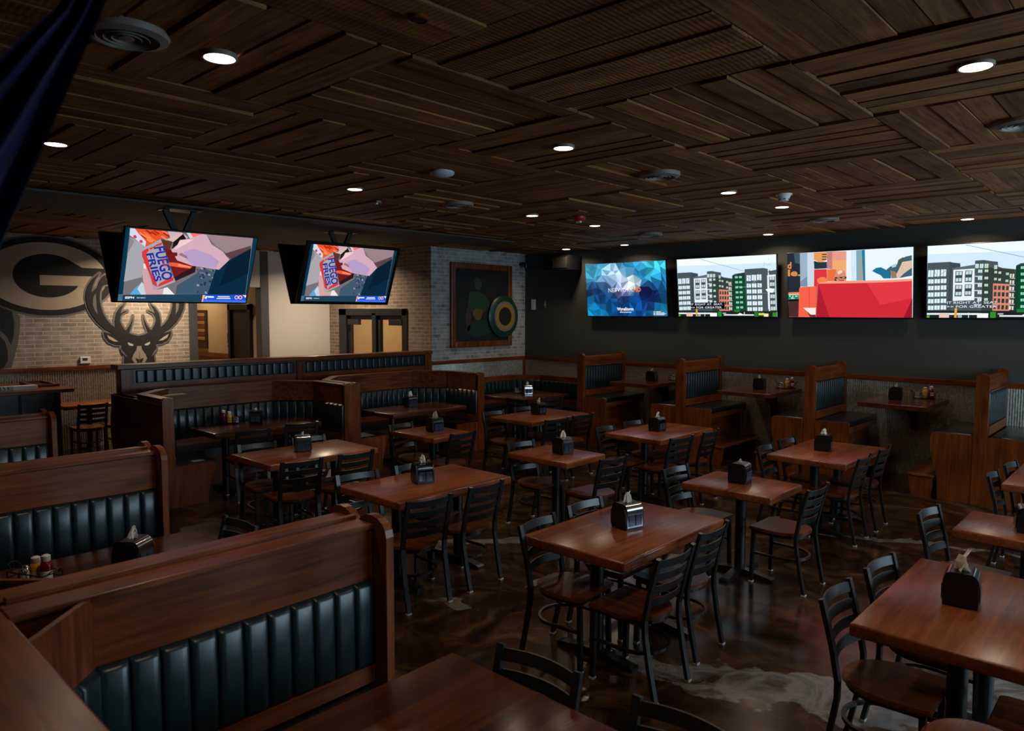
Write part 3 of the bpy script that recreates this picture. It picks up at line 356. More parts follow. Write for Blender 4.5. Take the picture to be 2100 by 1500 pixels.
PIC_CITY=[((205, 228, 250),((0,0),(1,0),(1,1),(0,1))),((235, 245, 255),((0,0),(1,0),(1,0.132),(0.001,0.114))),((70, 84, 86),((0.001,0.233),(0.156,0.23),(0.174,0.241),(0.223,0.255),(0.225,0.304),(0.319,0.28),(0.32,0.226),(0.374,0.223),(0.412,0.237),(0.465,0.254),(0.466,0.316),(0.495,0.337),(0.576,0.36),(0.577,0.312),(0.603,0.285),(0.7,0.267),(0.701,0.215),(0.879,0.207),(0.919,0.224),(0.946,0.258),(1,0.242),(1,0.918),(0,0.914))),((88, 104, 108),((0.164,0.311),(0.225,0.304),(0.319,0.28),(0.318,0.328),(0.178,0.341))),((58, 72, 78),((0.156,0.23),(0.174,0.241),(0.223,0.255),(0.222,0.304),(0.167,0.316),(0.166,0.905),(0.141,0.905))),((24, 56, 44),((0.577,0.312),(0.7,0.272),(0.71,0.917),(0.567,0.907))),((8, 72, 40),((0.601,0.38),(0.696,0.366),(0.705,0.907),(0.59,0.897))),((52, 60, 56),((0.372,0.312),(0.57,0.369),(0.567,0.907),(0.367,0.906))),((225, 235, 240),((0.178,0.341),(0.318,0.333),(0.32,0.758),(0.178,0.766))),((58, 70, 76),((0.193,0.359),(0.241,0.362),(0.237,0.518),(0.19,0.517))),((190, 215, 210),((0.198,0.367),(0.236,0.367),(0.235,0.414),(0.197,0.415))),((58, 70, 76),((0.215,0.368),(0.219,0.368),(0.218,0.415),(0.214,0.415))),((190, 215, 210),((0.196,0.456),(0.234,0.455),(0.233,0.502),(0.195,0.503))),((58, 70, 76),((0.213,0.457),(0.217,0.457),(0.216,0.504),(0.212,0.504))),((58, 70, 76),((0.257,0.355),(0.304,0.357),(0.301,0.513),(0.254,0.511))),((190, 215, 210),((0.262,0.363),(0.299,0.362),(0.298,0.409),(0.261,0.409))),((58, 70, 76),((0.279,0.363),(0.282,0.364),(0.281,0.41),(0.278,0.41))),((190, 215, 210),((0.26,0.451),(0.298,0.45),(0.297,0.497),(0.259,0.497))),((58, 70, 76),((0.277,0.451),(0.281,0.451),(0.28,0.498),(0.276,0.498))),((58, 70, 76),((0.193,0.546),(0.24,0.548),(0.237,0.705),(0.189,0.704))),((190, 215, 210),((0.198,0.554),(0.235,0.554),(0.234,0.601),(0.197,0.602))),((58, 70, 76),((0.215,0.555),(0.218,0.555),(0.217,0.602),(0.214,0.602))),((190, 215, 210),((0.196,0.643),(0.234,0.642),(0.233,0.689),(0.195,0.691))),((58, 70, 76),((0.213,0.644),(0.216,0.644),(0.215,0.691),(0.212,0.691))),((58, 70, 76),((0.257,0.541),(0.304,0.542),(0.301,0.699),(0.254,0.698))),((190, 215, 210),((0.262,0.549),(0.299,0.548),(0.298,0.595),(0.261,0.596))),((58, 70, 76),((0.279,0.549),(0.282,0.549),(0.281,0.596),(0.278,0.596))),((190, 215, 210),((0.26,0.637),(0.297,0.636),(0.296,0.683),(0.259,0.684))),((58, 70, 76),((0.277,0.637),(0.28,0.637),(0.28,0.685),(0.276,0.684))),((225, 235, 240),((0.179,0.741),(0.321,0.738),(0.32,0.758),(0.178,0.761))),((214, 132, 112),((0.438,0.537),(0.541,0.55),(0.547,0.902),(0.438,0.901))),((58, 66, 60),((0.445,0.566),(0.462,0.567),(0.461,0.623),(0.444,0.622))),((58, 66, 60),((0.471,0.569),(0.487,0.569),(0.486,0.625),(0.47,0.625))),((40, 50, 46),((0.496,0.571),(0.512,0.572),(0.511,0.628),(0.495,0.627))),((58, 66, 60),((0.521,0.574),(0.537,0.575),(0.536,0.63),(0.52,0.63))),((58, 66, 60),((0.445,0.651),(0.462,0.652),(0.461,0.708),(0.444,0.708))),((58, 66, 60),((0.47,0.654),(0.487,0.654),(0.486,0.71),(0.469,0.71))),((40, 50, 46),((0.495,0.656),(0.512,0.657),(0.511,0.713),(0.495,0.712))),((58, 66, 60),((0.521,0.659),(0.537,0.659),(0.536,0.715),(0.52,0.715))),((58, 66, 60),((0.445,0.737),(0.461,0.737),(0.46,0.793),(0.444,0.793))),((58, 66, 60),((0.47,0.739),(0.486,0.739),(0.485,0.796),(0.469,0.795))),((40, 50, 46),((0.495,0.741),(0.512,0.742),(0.511,0.798),(0.494,0.798))),((58, 66, 60),((0.52,0.744),(0.537,0.744),(0.536,0.8),(0.519,0.8))),((58, 66, 60),((0.444,0.822),(0.461,0.822),(0.46,0.879),(0.443,0.879))),((58, 66, 60),((0.47,0.824),(0.486,0.825),(0.485,0.881),(0.469,0.881))),((40, 50, 46),((0.495,0.827),(0.511,0.827),(0.51,0.883),(0.494,0.883))),((58, 66, 60),((0.52,0.829),(0.536,0.829),(0.535,0.885),(0.519,0.885))),((58, 66, 60),((0.444,0.908),(0.461,0.908),(0.459,0.965),(0.443,0.965))),((58, 66, 60),((0.469,0.91),(0.486,0.91),(0.485,0.967),(0.468,0.967))),((40, 50, 46),((0.495,0.912),(0.511,0.912),(0.51,0.968),(0.494,0.968))),((58, 66, 60),((0.52,0.914),(0.536,0.914),(0.535,0.97),(0.519,0.97))),((215, 235, 240),((0.008,0.333),(0.044,0.335),(0.042,0.429),(0.005,0.427))),((90, 110, 112),((0.024,0.334),(0.027,0.334),(0.025,0.428),(0.022,0.428))),((215, 235, 240),((0.052,0.331),(0.088,0.333),(0.086,0.427),(0.049,0.425))),((90, 110, 112),((0.068,0.332),(0.071,0.332),(0.069,0.426),(0.066,0.426))),((215, 235, 240),((0.095,0.329),(0.131,0.331),(0.129,0.425),(0.093,0.423))),((90, 110, 112),((0.112,0.33),(0.115,0.33),(0.113,0.424),(0.11,0.424))),((215, 235, 240),((0.008,0.46),(0.045,0.462),(0.044,0.522),(0.006,0.52))),((90, 110, 112),((0.025,0.461),(0.028,0.461),(0.027,0.521),(0.024,0.521))),((215, 235, 240),((0.052,0.459),(0.089,0.461),(0.088,0.52),(0.05,0.519))),((90, 110, 112),((0.069,0.46),(0.072,0.46),(0.071,0.52),(0.068,0.519))),((215, 235, 240),((0.095,0.458),(0.133,0.459),(0.131,0.519),(0.094,0.517))),((90, 110, 112),((0.113,0.459),(0.116,0.459),(0.114,0.518),(0.111,0.518))),((215, 235, 240),((0.008,0.552),(0.046,0.554),(0.044,0.613),(0.007,0.612))),((90, 110, 112),((0.026,0.553),(0.029,0.553),(0.027,0.613),(0.024,0.613))),((215, 235, 240),((0.052,0.551),(0.09,0.552),(0.088,0.612),(0.051,0.611))),((90, 110, 112),((0.069,0.551),(0.072,0.551),(0.071,0.611),(0.068,0.611))),((215, 235, 240),((0.096,0.549),(0.133,0.55),(0.132,0.61),(0.095,0.609))),((90, 110, 112),((0.113,0.55),(0.116,0.55),(0.115,0.609),(0.112,0.609))),((215, 235, 240),((0.008,0.645),(0.046,0.646),(0.045,0.706),(0.007,0.705))),((90, 110, 112),((0.026,0.645),(0.029,0.645),(0.027,0.705),(0.024,0.705))),((215, 235, 240),((0.053,0.643),(0.09,0.644),(0.089,0.703),(0.051,0.703))),((90, 110, 112),((0.07,0.643),(0.073,0.643),(0.071,0.703),(0.068,0.703))),((215, 235, 240),((0.096,0.641),(0.134,0.642),(0.132,0.701),(0.095,0.701))),((90, 110, 112),((0.113,0.641),(0.116,0.641),(0.115,0.701),(0.112,0.701))),((215, 235, 240),((0.009,0.737),(0.047,0.738),(0.045,0.798),(0.007,0.797))),((90, 110, 112),((0.026,0.737),(0.029,0.737),(0.028,0.798),(0.025,0.797))),((215, 235, 240),((0.053,0.735),(0.09,0.735),(0.089,0.795),(0.052,0.795))),((90, 110, 112),((0.07,0.735),(0.073,0.735),(0.072,0.795),(0.069,0.795))),((215, 235, 240),((0.097,0.732),(0.134,0.733),(0.133,0.793),(0.095,0.792))),((90, 110, 112),((0.114,0.733),(0.117,0.733),(0.116,0.793),(0.113,0.793))),((215, 235, 240),((0.009,0.829),(0.047,0.83),(0.046,0.89),(0.008,0.89))),((90, 110, 112),((0.027,0.83),(0.03,0.83),(0.028,0.89),(0.025,0.89))),((215, 235, 240),((0.053,0.827),(0.091,0.827),(0.089,0.887),(0.052,0.887))),((90, 110, 112),((0.071,0.827),(0.074,0.827),(0.072,0.887),(0.069,0.887))),((215, 235, 240),((0.097,0.824),(0.134,0.825),(0.133,0.885),(0.096,0.884))),((90, 110, 112),((0.114,0.825),(0.117,0.825),(0.116,0.885),(0.113,0.885))),((220, 238, 242),((0.719,0.315),(0.761,0.317),(0.76,0.411),(0.718,0.409))),((90, 110, 112),((0.738,0.316),(0.742,0.316),(0.74,0.41),(0.737,0.41))),((220, 238, 242),((0.769,0.311),(0.811,0.313),(0.81,0.407),(0.768,0.405))),((90, 110, 112),((0.789,0.312),(0.792,0.312),(0.791,0.406),(0.787,0.406))),((220, 238, 242),((0.819,0.307),(0.861,0.309),(0.86,0.402),(0.818,0.401))),((90, 110, 112),((0.838,0.308),(0.842,0.308),(0.841,0.402),(0.837,0.401))),((220, 238, 242),((0.719,0.452),(0.76,0.453),(0.759,0.519),(0.718,0.518))),((90, 110, 112),((0.738,0.452),(0.741,0.453),(0.74,0.519),(0.737,0.518))),((220, 238, 242),((0.77,0.452),(0.811,0.454),(0.811,0.519),(0.769,0.518))),((90, 110, 112),((0.789,0.453),(0.792,0.453),(0.792,0.519),(0.788,0.518))),((220, 238, 242),((0.821,0.452),(0.862,0.454),(0.861,0.519),(0.821,0.518))),((90, 110, 112),((0.84,0.453),(0.843,0.453),(0.843,0.519),(0.839,0.518))),((220, 238, 242),((0.719,0.549),(0.761,0.55),(0.76,0.616),(0.719,0.615))),((90, 110, 112),((0.739,0.55),(0.742,0.55),(0.741,0.616),(0.738,0.616))),((220, 238, 242),((0.771,0.549),(0.812,0.55),(0.811,0.616),(0.77,0.615))),((90, 110, 112),((0.79,0.55),(0.793,0.55),(0.793,0.615),(0.789,0.615))),((220, 238, 242),((0.822,0.549),(0.863,0.55),(0.862,0.616),(0.821,0.614))),((90, 110, 112),((0.841,0.549),(0.844,0.549),(0.844,0.615),(0.84,0.615))),((220, 238, 242),((0.72,0.647),(0.762,0.648),(0.761,0.714),(0.719,0.713))),((90, 110, 112),((0.739,0.647),(0.743,0.647),(0.742,0.713),(0.739,0.713))),((220, 238, 242),((0.772,0.646),(0.813,0.647),(0.812,0.713),(0.771,0.712))),((90, 110, 112),((0.791,0.647),(0.794,0.647),(0.793,0.713),(0.79,0.713))),((220, 238, 242),((0.823,0.645),(0.864,0.647),(0.863,0.712),(0.822,0.711))),((90, 110, 112),((0.842,0.646),(0.845,0.646),(0.845,0.712),(0.841,0.712))),((220, 238, 242),((0.721,0.744),(0.763,0.745),(0.762,0.811),(0.72,0.811))),((90, 110, 112),((0.74,0.745),(0.744,0.745),(0.743,0.811),(0.739,0.811))),((220, 238, 242),((0.773,0.743),(0.814,0.744),(0.813,0.81),(0.772,0.81))),((90, 110, 112),((0.792,0.744),(0.795,0.744),(0.794,0.81),(0.791,0.81))),((220, 238, 242),((0.824,0.742),(0.865,0.743),(0.864,0.809),(0.823,0.808))),((90, 110, 112),((0.843,0.743),(0.846,0.743),(0.846,0.809),(0.842,0.809))),((220, 238, 242),((0.722,0.842),(0.764,0.843),(0.763,0.909),(0.721,0.909))),((90, 110, 112),((0.741,0.843),(0.745,0.843),(0.744,0.909),(0.74,0.909))),((220, 238, 242),((0.774,0.841),(0.815,0.841),(0.814,0.908),(0.773,0.907))),((90, 110, 112),((0.793,0.841),(0.796,0.841),(0.795,0.908),(0.792,0.908))),((220, 238, 242),((0.825,0.84),(0.866,0.84),(0.865,0.906),(0.824,0.906))),((90, 110, 112),((0.844,0.84),(0.847,0.84),(0.847,0.906),(0.843,0.906))),((200, 225, 225),((0.322,0.27),(0.345,0.271),(0.344,0.33),(0.321,0.328))),((90, 110, 112),((0.333,0.271),(0.334,0.271),(0.333,0.329),(0.331,0.329))),((200, 225, 225),((0.352,0.272),(0.375,0.273),(0.373,0.331),(0.351,0.33))),((90, 110, 112),((0.362,0.272),(0.364,0.272),(0.363,0.33),(0.361,0.33))),((200, 225, 225),((0.342,0.349),(0.368,0.35),(0.368,0.391),(0.341,0.39))),((90, 110, 112),((0.354,0.349),(0.356,0.349),(0.355,0.39),(0.353,0.39))),((200, 225, 225),((0.341,0.444),(0.368,0.445),(0.368,0.486),(0.341,0.485))),((90, 110, 112),((0.354,0.445),(0.356,0.445),(0.355,0.485),(0.353,0.485))),((200, 225, 225),((0.341,0.539),(0.368,0.54),(0.367,0.581),(0.341,0.58))),((90, 110, 112),((0.354,0.54),(0.356,0.54),(0.355,0.581),(0.353,0.581))),((200, 225, 225),((0.341,0.635),(0.368,0.636),(0.367,0.677),(0.341,0.676))),((90, 110, 112),((0.354,0.635),(0.356,0.635),(0.355,0.676),(0.353,0.676))),((200, 225, 225),((0.341,0.731),(0.368,0.731),(0.367,0.772),(0.34,0.772))),((90, 110, 112),((0.354,0.731),(0.356,0.731),(0.355,0.772),(0.353,0.772))),((190, 220, 205),((0.383,0.351),(0.406,0.352),(0.405,0.385),(0.383,0.384))),((90, 110, 112),((0.394,0.351),(0.395,0.351),(0.395,0.384),(0.393,0.384))),((190, 220, 205),((0.384,0.446),(0.406,0.447),(0.406,0.48),(0.383,0.479))),((90, 110, 112),((0.394,0.446),(0.396,0.446),(0.395,0.479),(0.393,0.479))),((190, 220, 205),((0.384,0.541),(0.407,0.542),(0.406,0.575),(0.384,0.574))),((90, 110, 112),((0.395,0.541),(0.397,0.541),(0.396,0.574),(0.394,0.574))),((190, 220, 205),((0.385,0.636),(0.407,0.637),(0.407,0.67),(0.384,0.669))),((90, 110, 112),((0.395,0.636),(0.397,0.636),(0.396,0.67),(0.395,0.67))),((190, 220, 205),((0.385,0.732),(0.408,0.732),(0.407,0.765),(0.385,0.765))),((90, 110, 112),((0.396,0.732),(0.398,0.732),(0.397,0.765),(0.395,0.765))),((185, 215, 195),((0.382,0.273),(0.407,0.275),(0.405,0.333),(0.381,0.331))),((90, 110, 112),((0.393,0.274),(0.395,0.274),(0.394,0.332),(0.392,0.332))),((185, 215, 195),((0.443,0.296),(0.462,0.297),(0.461,0.35),(0.442,0.349))),((90, 110, 112),((0.452,0.296),(0.453,0.296),(0.452,0.349),(0.451,0.349))),((190, 215, 190),((0.445,0.373),(0.461,0.374),(0.461,0.405),(0.444,0.404))),((90, 110, 112),((0.452,0.373),(0.454,0.373),(0.453,0.404),(0.452,0.404))),((190, 215, 190),((0.471,0.382),(0.487,0.383),(0.487,0.413),(0.47,0.413))),((90, 110, 112),((0.479,0.382),(0.48,0.382),(0.479,0.413),(0.478,0.413))),((190, 215, 190),((0.444,0.465),(0.461,0.465),(0.46,0.496),(0.444,0.495))),((90, 110, 112),((0.452,0.465),(0.453,0.465),(0.453,0.496),(0.451,0.496))),((190, 215, 190),((0.471,0.473),(0.487,0.474),(0.486,0.505),(0.47,0.504))),((90, 110, 112),((0.478,0.474),(0.479,0.474),(0.479,0.504),(0.478,0.504))),((180, 210, 190),((0.517,0.4),(0.535,0.401),(0.534,0.432),(0.517,0.431))),((90, 110, 112),((0.525,0.401),(0.527,0.401),(0.526,0.431),(0.525,0.431))),((180, 210, 190),((0.516,0.491),(0.533,0.492),(0.533,0.523),(0.515,0.522))),((90, 110, 112),((0.524,0.492),(0.525,0.492),(0.525,0.522),(0.523,0.522))),((150, 205, 185),((0.606,0.323),(0.634,0.325),(0.633,0.359),(0.606,0.358))),((90, 110, 112),((0.619,0.324),(0.621,0.324),(0.621,0.358),(0.618,0.358))),((150, 205, 185),((0.646,0.324),(0.674,0.325),(0.673,0.359),(0.646,0.358))),((90, 110, 112),((0.659,0.324),(0.661,0.324),(0.661,0.358),(0.658,0.358))),((150, 205, 185),((0.607,0.407),(0.635,0.408),(0.634,0.443),(0.607,0.441))),((90, 110, 112),((0.62,0.408),(0.622,0.408),(0.622,0.442),(0.619,0.442))),((150, 205, 185),((0.647,0.407),(0.675,0.408),(0.674,0.442),(0.647,0.441))),((90, 110, 112),((0.66,0.408),(0.662,0.408),(0.662,0.442),(0.659,0.442))),((150, 205, 185),((0.608,0.491),(0.636,0.492),(0.635,0.526),(0.608,0.525))),((90, 110, 112),((0.621,0.491),(0.623,0.492),(0.623,0.526),(0.62,0.526))),((150, 205, 185),((0.648,0.491),(0.676,0.492),(0.675,0.526),(0.648,0.525))),((90, 110, 112),((0.661,0.491),(0.663,0.491),(0.663,0.525),(0.66,0.525))),((150, 205, 185),((0.609,0.575),(0.637,0.576),(0.636,0.61),(0.609,0.609))),((90, 110, 112),((0.622,0.575),(0.624,0.575),(0.624,0.61),(0.621,0.61))),((150, 205, 185),((0.649,0.574),(0.677,0.575),(0.676,0.609),(0.649,0.609))),((90, 110, 112),((0.662,0.575),(0.664,0.575),(0.664,0.609),(0.661,0.609))),((150, 205, 185),((0.61,0.659),(0.638,0.66),(0.637,0.694),(0.61,0.694))),((90, 110, 112),((0.623,0.659),(0.625,0.66),(0.625,0.694),(0.622,0.694))),((150, 205, 185),((0.65,0.658),(0.678,0.659),(0.677,0.693),(0.65,0.693))),((90, 110, 112),((0.663,0.659),(0.665,0.659),(0.665,0.693),(0.662,0.693))),((150, 205, 185),((0.611,0.743),(0.639,0.744),(0.638,0.778),(0.611,0.778))),((90, 110, 112),((0.624,0.744),(0.626,0.744),(0.626,0.778),(0.623,0.778))),((150, 205, 185),((0.651,0.742),(0.679,0.743),(0.678,0.777),(0.651,0.777))),((90, 110, 112),((0.664,0.742),(0.666,0.742),(0.666,0.777),(0.663,0.777))),((150, 205, 185),((0.612,0.828),(0.64,0.828),(0.639,0.863),(0.612,0.863))),((90, 110, 112),((0.625,0.828),(0.627,0.828),(0.627,0.863),(0.624,0.863))),((150, 205, 185),((0.652,0.826),(0.68,0.827),(0.679,0.861),(0.652,0.861))),((90, 110, 112),((0.665,0.827),(0.667,0.827),(0.667,0.861),(0.664,0.861))),((225, 225, 205),((0.542,0.416),(0.552,0.416),(0.551,0.464),(0.541,0.464))),((90, 110, 112),((0.546,0.416),(0.547,0.416),(0.546,0.464),(0.546,0.464))),((225, 225, 205),((0.558,0.418),(0.568,0.419),(0.567,0.467),(0.557,0.466))),((90, 110, 112),((0.562,0.419),(0.563,0.419),(0.562,0.466),(0.562,0.466))),((225, 225, 205),((0.542,0.5),(0.552,0.5),(0.551,0.548),(0.541,0.548))),((90, 110, 112),((0.547,0.5),(0.547,0.5),(0.547,0.548),(0.546,0.548))),((225, 225, 205),((0.558,0.503),(0.568,0.503),(0.568,0.551),(0.557,0.55))),((90, 110, 112),((0.563,0.503),(0.564,0.503),(0.563,0.551),(0.562,0.551))),((225, 225, 205),((0.542,0.584),(0.553,0.585),(0.552,0.633),(0.541,0.632))),((90, 110, 112),((0.547,0.585),(0.548,0.585),(0.547,0.633),(0.546,0.633))),((225, 225, 205),((0.558,0.587),(0.569,0.587),(0.568,0.635),(0.558,0.635))),((90, 110, 112),((0.563,0.587),(0.564,0.587),(0.563,0.635),(0.562,0.635))),((225, 225, 205),((0.542,0.669),(0.553,0.669),(0.552,0.717),(0.542,0.717))),((90, 110, 112),((0.547,0.669),(0.548,0.669),(0.547,0.717),(0.546,0.717))),((225, 225, 205),((0.559,0.671),(0.569,0.672),(0.568,0.72),(0.558,0.719))),((90, 110, 112),((0.563,0.671),(0.564,0.671),(0.564,0.72),(0.563,0.72))),((225, 225, 205),((0.543,0.754),(0.553,0.754),(0.552,0.802),(0.542,0.802))),((90, 110, 112),((0.548,0.754),(0.548,0.754),(0.548,0.802),(0.547,0.802))),((225, 225, 205),((0.559,0.756),(0.569,0.756),(0.569,0.804),(0.558,0.804))),((90, 110, 112),((0.564,0.756),(0.565,0.756),(0.564,0.804),(0.563,0.804))),((225, 225, 205),((0.543,0.839),(0.554,0.839),(0.553,0.887),(0.542,0.887))),((90, 110, 112),((0.548,0.839),(0.549,0.839),(0.548,0.887),(0.547,0.887))),((225, 225, 205),((0.559,0.841),(0.57,0.841),(0.569,0.889),(0.559,0.889))),((90, 110, 112),((0.564,0.841),(0.565,0.841),(0.564,0.889),(0.563,0.889))),((215, 215, 225),((0.322,0.43),(0.37,0.432),(0.369,0.444),(0.322,0.442))),((215, 205, 200),((0.542,0.469),(0.574,0.474),(0.574,0.482),(0.542,0.477))),((215, 215, 225),((0.321,0.525),(0.369,0.527),(0.369,0.539),(0.321,0.538))),((215, 205, 200),((0.543,0.554),(0.574,0.559),(0.574,0.566),(0.543,0.561))),((215, 215, 225),((0.321,0.621),(0.368,0.622),(0.368,0.635),(0.32,0.634))),((215, 205, 200),((0.543,0.638),(0.575,0.643),(0.575,0.651),(0.543,0.646))),((215, 215, 225),((0.32,0.717),(0.368,0.718),(0.368,0.73),(0.32,0.73))),((215, 205, 200),((0.543,0.723),(0.575,0.727),(0.575,0.735),(0.543,0.731))),((215, 215, 225),((0.319,0.813),(0.367,0.814),(0.367,0.826),(0.319,0.826))),((215, 205, 200),((0.544,0.808),(0.575,0.812),(0.575,0.82),(0.544,0.816))),((225, 232, 240),((0.915,0.325),(0.994,0.316),(0.998,0.89),(0.99,0.89),(0.988,0.343),(0.924,0.351),(0.933,0.871),(0.92,0.871))),((190, 210, 205),((0.94,0.345),(0.982,0.347),(0.981,0.404),(0.939,0.402))),((90, 110, 112),((0.959,0.346),(0.962,0.346),(0.962,0.403),(0.958,0.403))),((190, 210, 205),((0.941,0.442),(0.983,0.444),(0.982,0.501),(0.94,0.5))),((90, 110, 112),((0.96,0.443),(0.963,0.443),(0.963,0.501),(0.959,0.5))),((190, 210, 205),((0.942,0.54),(0.984,0.541),(0.983,0.599),(0.941,0.597))),((90, 110, 112),((0.961,0.54),(0.964,0.54),(0.964,0.598),(0.96,0.598))),((190, 210, 205),((0.943,0.637),(0.985,0.638),(0.984,0.696),(0.942,0.695))),((90, 110, 112),((0.962,0.638),(0.966,0.638),(0.965,0.696),(0.962,0.696))),((190, 210, 205),((0.944,0.735),(0.986,0.736),(0.985,0.794),(0.943,0.793))),((90, 110, 112),((0.963,0.736),(0.967,0.736),(0.966,0.793),(0.963,0.793))),((190, 210, 205),((0.945,0.833),(0.987,0.834),(0.987,0.892),(0.944,0.891))),((90, 110, 112),((0.964,0.834),(0.968,0.834),(0.967,0.892),(0.964,0.891))),((225, 230, 238),((0.923,0.173),(0.932,0.174),(0.939,0.997),(0.926,0.997))),((235, 240, 248),((0.898,0.552),(0.943,0.535),(0.983,0.546),(0.964,0.61),(0.92,0.599))),((70, 90, 90),((0.902,0.264),(0.957,0.267),(0.957,0.281),(0.902,0.278))),((150, 175, 190),((0.929,0.146),(0.937,0.146),(0.937,0.152),(0.928,0.151))),((150, 175, 190),((0.958,0.089),(0.967,0.09),(0.967,0.096),(0.958,0.095))),((150, 175, 190),((0.882,0.162),(0.891,0.163),(0.891,0.168),(0.882,0.168))),((150, 175, 190),((0.883,0.157),(0.892,0.158),(0.892,0.163),(0.883,0.163))),((150, 175, 190),((0.891,0.15),(0.9,0.151),(0.9,0.156),(0.891,0.156))),((150, 175, 190),((0.946,0.161),(0.954,0.162),(0.954,0.167),(0.946,0.167))),((150, 175, 190),((0.927,0.16),(0.935,0.161),(0.935,0.166),(0.927,0.166))),((150, 175, 190),((0.899,0.135),(0.907,0.136),(0.907,0.141),(0.899,0.141))),((150, 175, 190),((0.909,0.16),(0.918,0.161),(0.918,0.166),(0.909,0.166))),((150, 175, 190),((0.945,0.116),(0.954,0.117),(0.954,0.123),(0.945,0.122))),((150, 175, 190),((0.926,0.066),(0.935,0.067),(0.935,0.072),(0.926,0.071))),((150, 175, 190),((0.885,0.126),(0.894,0.126),(0.894,0.132),(0.885,0.131))),((150, 175, 190),((0.922,0.158),(0.93,0.159),(0.93,0.164),(0.922,0.164))),((150, 175, 190),((0.932,0.079),(0.941,0.079),(0.941,0.085),(0.932,0.084))),((150, 175, 190),((0.912,0.147),(0.92,0.147),(0.92,0.153),(0.912,0.152))),((150, 175, 190),((0.926,0.064),(0.934,0.065),(0.934,0.07),(0.926,0.07))),((150, 175, 190),((0.95,0.156),(0.959,0.157),(0.959,0.162),(0.95,0.162))),((150, 175, 190),((0.889,0.12),(0.898,0.121),(0.898,0.127),(0.889,0.126))),((110, 140, 150),((0.258,0.009),(0.7,0.244),(0.7,0.25),(0.258,0.016))),((110, 140, 150),((0.699,0.503),(0.868,0.365),(0.868,0.371),(0.699,0.51))),((110, 140, 150),((0.719,0.329),(0.856,0.504),(0.855,0.511),(0.719,0.336))),((110, 140, 150),((0.626,0.486),(0.705,0.508),(0.705,0.514),(0.625,0.493))),((110, 140, 150),((0.821,0.615),(0.909,0.608),(0.909,0.615),(0.821,0.622))),((110, 140, 150),((0.042,0.334),(0.077,0.435),(0.077,0.442),(0.042,0.341))),((110, 140, 150),((0.129,0.339),(0.071,0.435),(0.071,0.442),(0.129,0.346))),((28, 36, 34),((0.001,0.899),(1,0.904),(1,1),(0,1))),((230, 236, 240),((0.002,0.932),(0.366,0.933),(0.366,0.957),(0.001,0.957))),((225, 190, 175),((0.088,0.94),(0.156,0.94),(0.155,0.997),(0.086,0.997))),((235, 235, 235),((0.342,0.935),(0.414,0.935),(0.413,0.996),(0.341,0.996))),((235, 240, 240),((0.484,0.96),(0.783,0.96),(0.783,0.979),(0.484,0.979))),((245, 248, 250),((0.618,0.963),(0.647,0.936),(0.681,0.963))),((90, 170, 40),((0.001,0.965),(0.021,0.965),(0.02,0.997),(0,0.997))),((40, 140, 50),((0.426,0.916),(0.462,0.916),(0.46,0.996),(0.425,0.996))),((30, 120, 50),((0.591,0.878),(0.648,0.878),(0.647,0.921),(0.59,0.921))),((35, 120, 45),((0.789,0.917),(0.823,0.917),(0.822,0.995),(0.788,0.995))),((190, 210, 80),((0.828,0.936),(0.883,0.936),(0.883,0.974),(0.827,0.974))),((235, 225, 170),((0.878,0.946),(0.922,0.946),(0.921,0.995),(0.877,0.995))),((60, 130, 50),((0.96,0.927),(0.999,0.927),(0.998,0.994),(0.959,0.994))),((225, 165, 60),((0.193,0.865),(0.209,0.865),(0.206,0.996),(0.19,0.996))),((210, 215, 220),((0.284,0.925),(0.289,0.925),(0.288,0.996),(0.282,0.996))),((220, 225, 225),((0.687,0.921),(0.694,0.921),(0.693,0.974),(0.687,0.974))),((160, 175, 180),((0.214,0.96),(0.242,0.96),(0.241,0.996),(0.213,0.996))),((210, 200, 190),((0.473,0.935),(0.508,0.935),(0.508,0.95),(0.473,0.95)))]
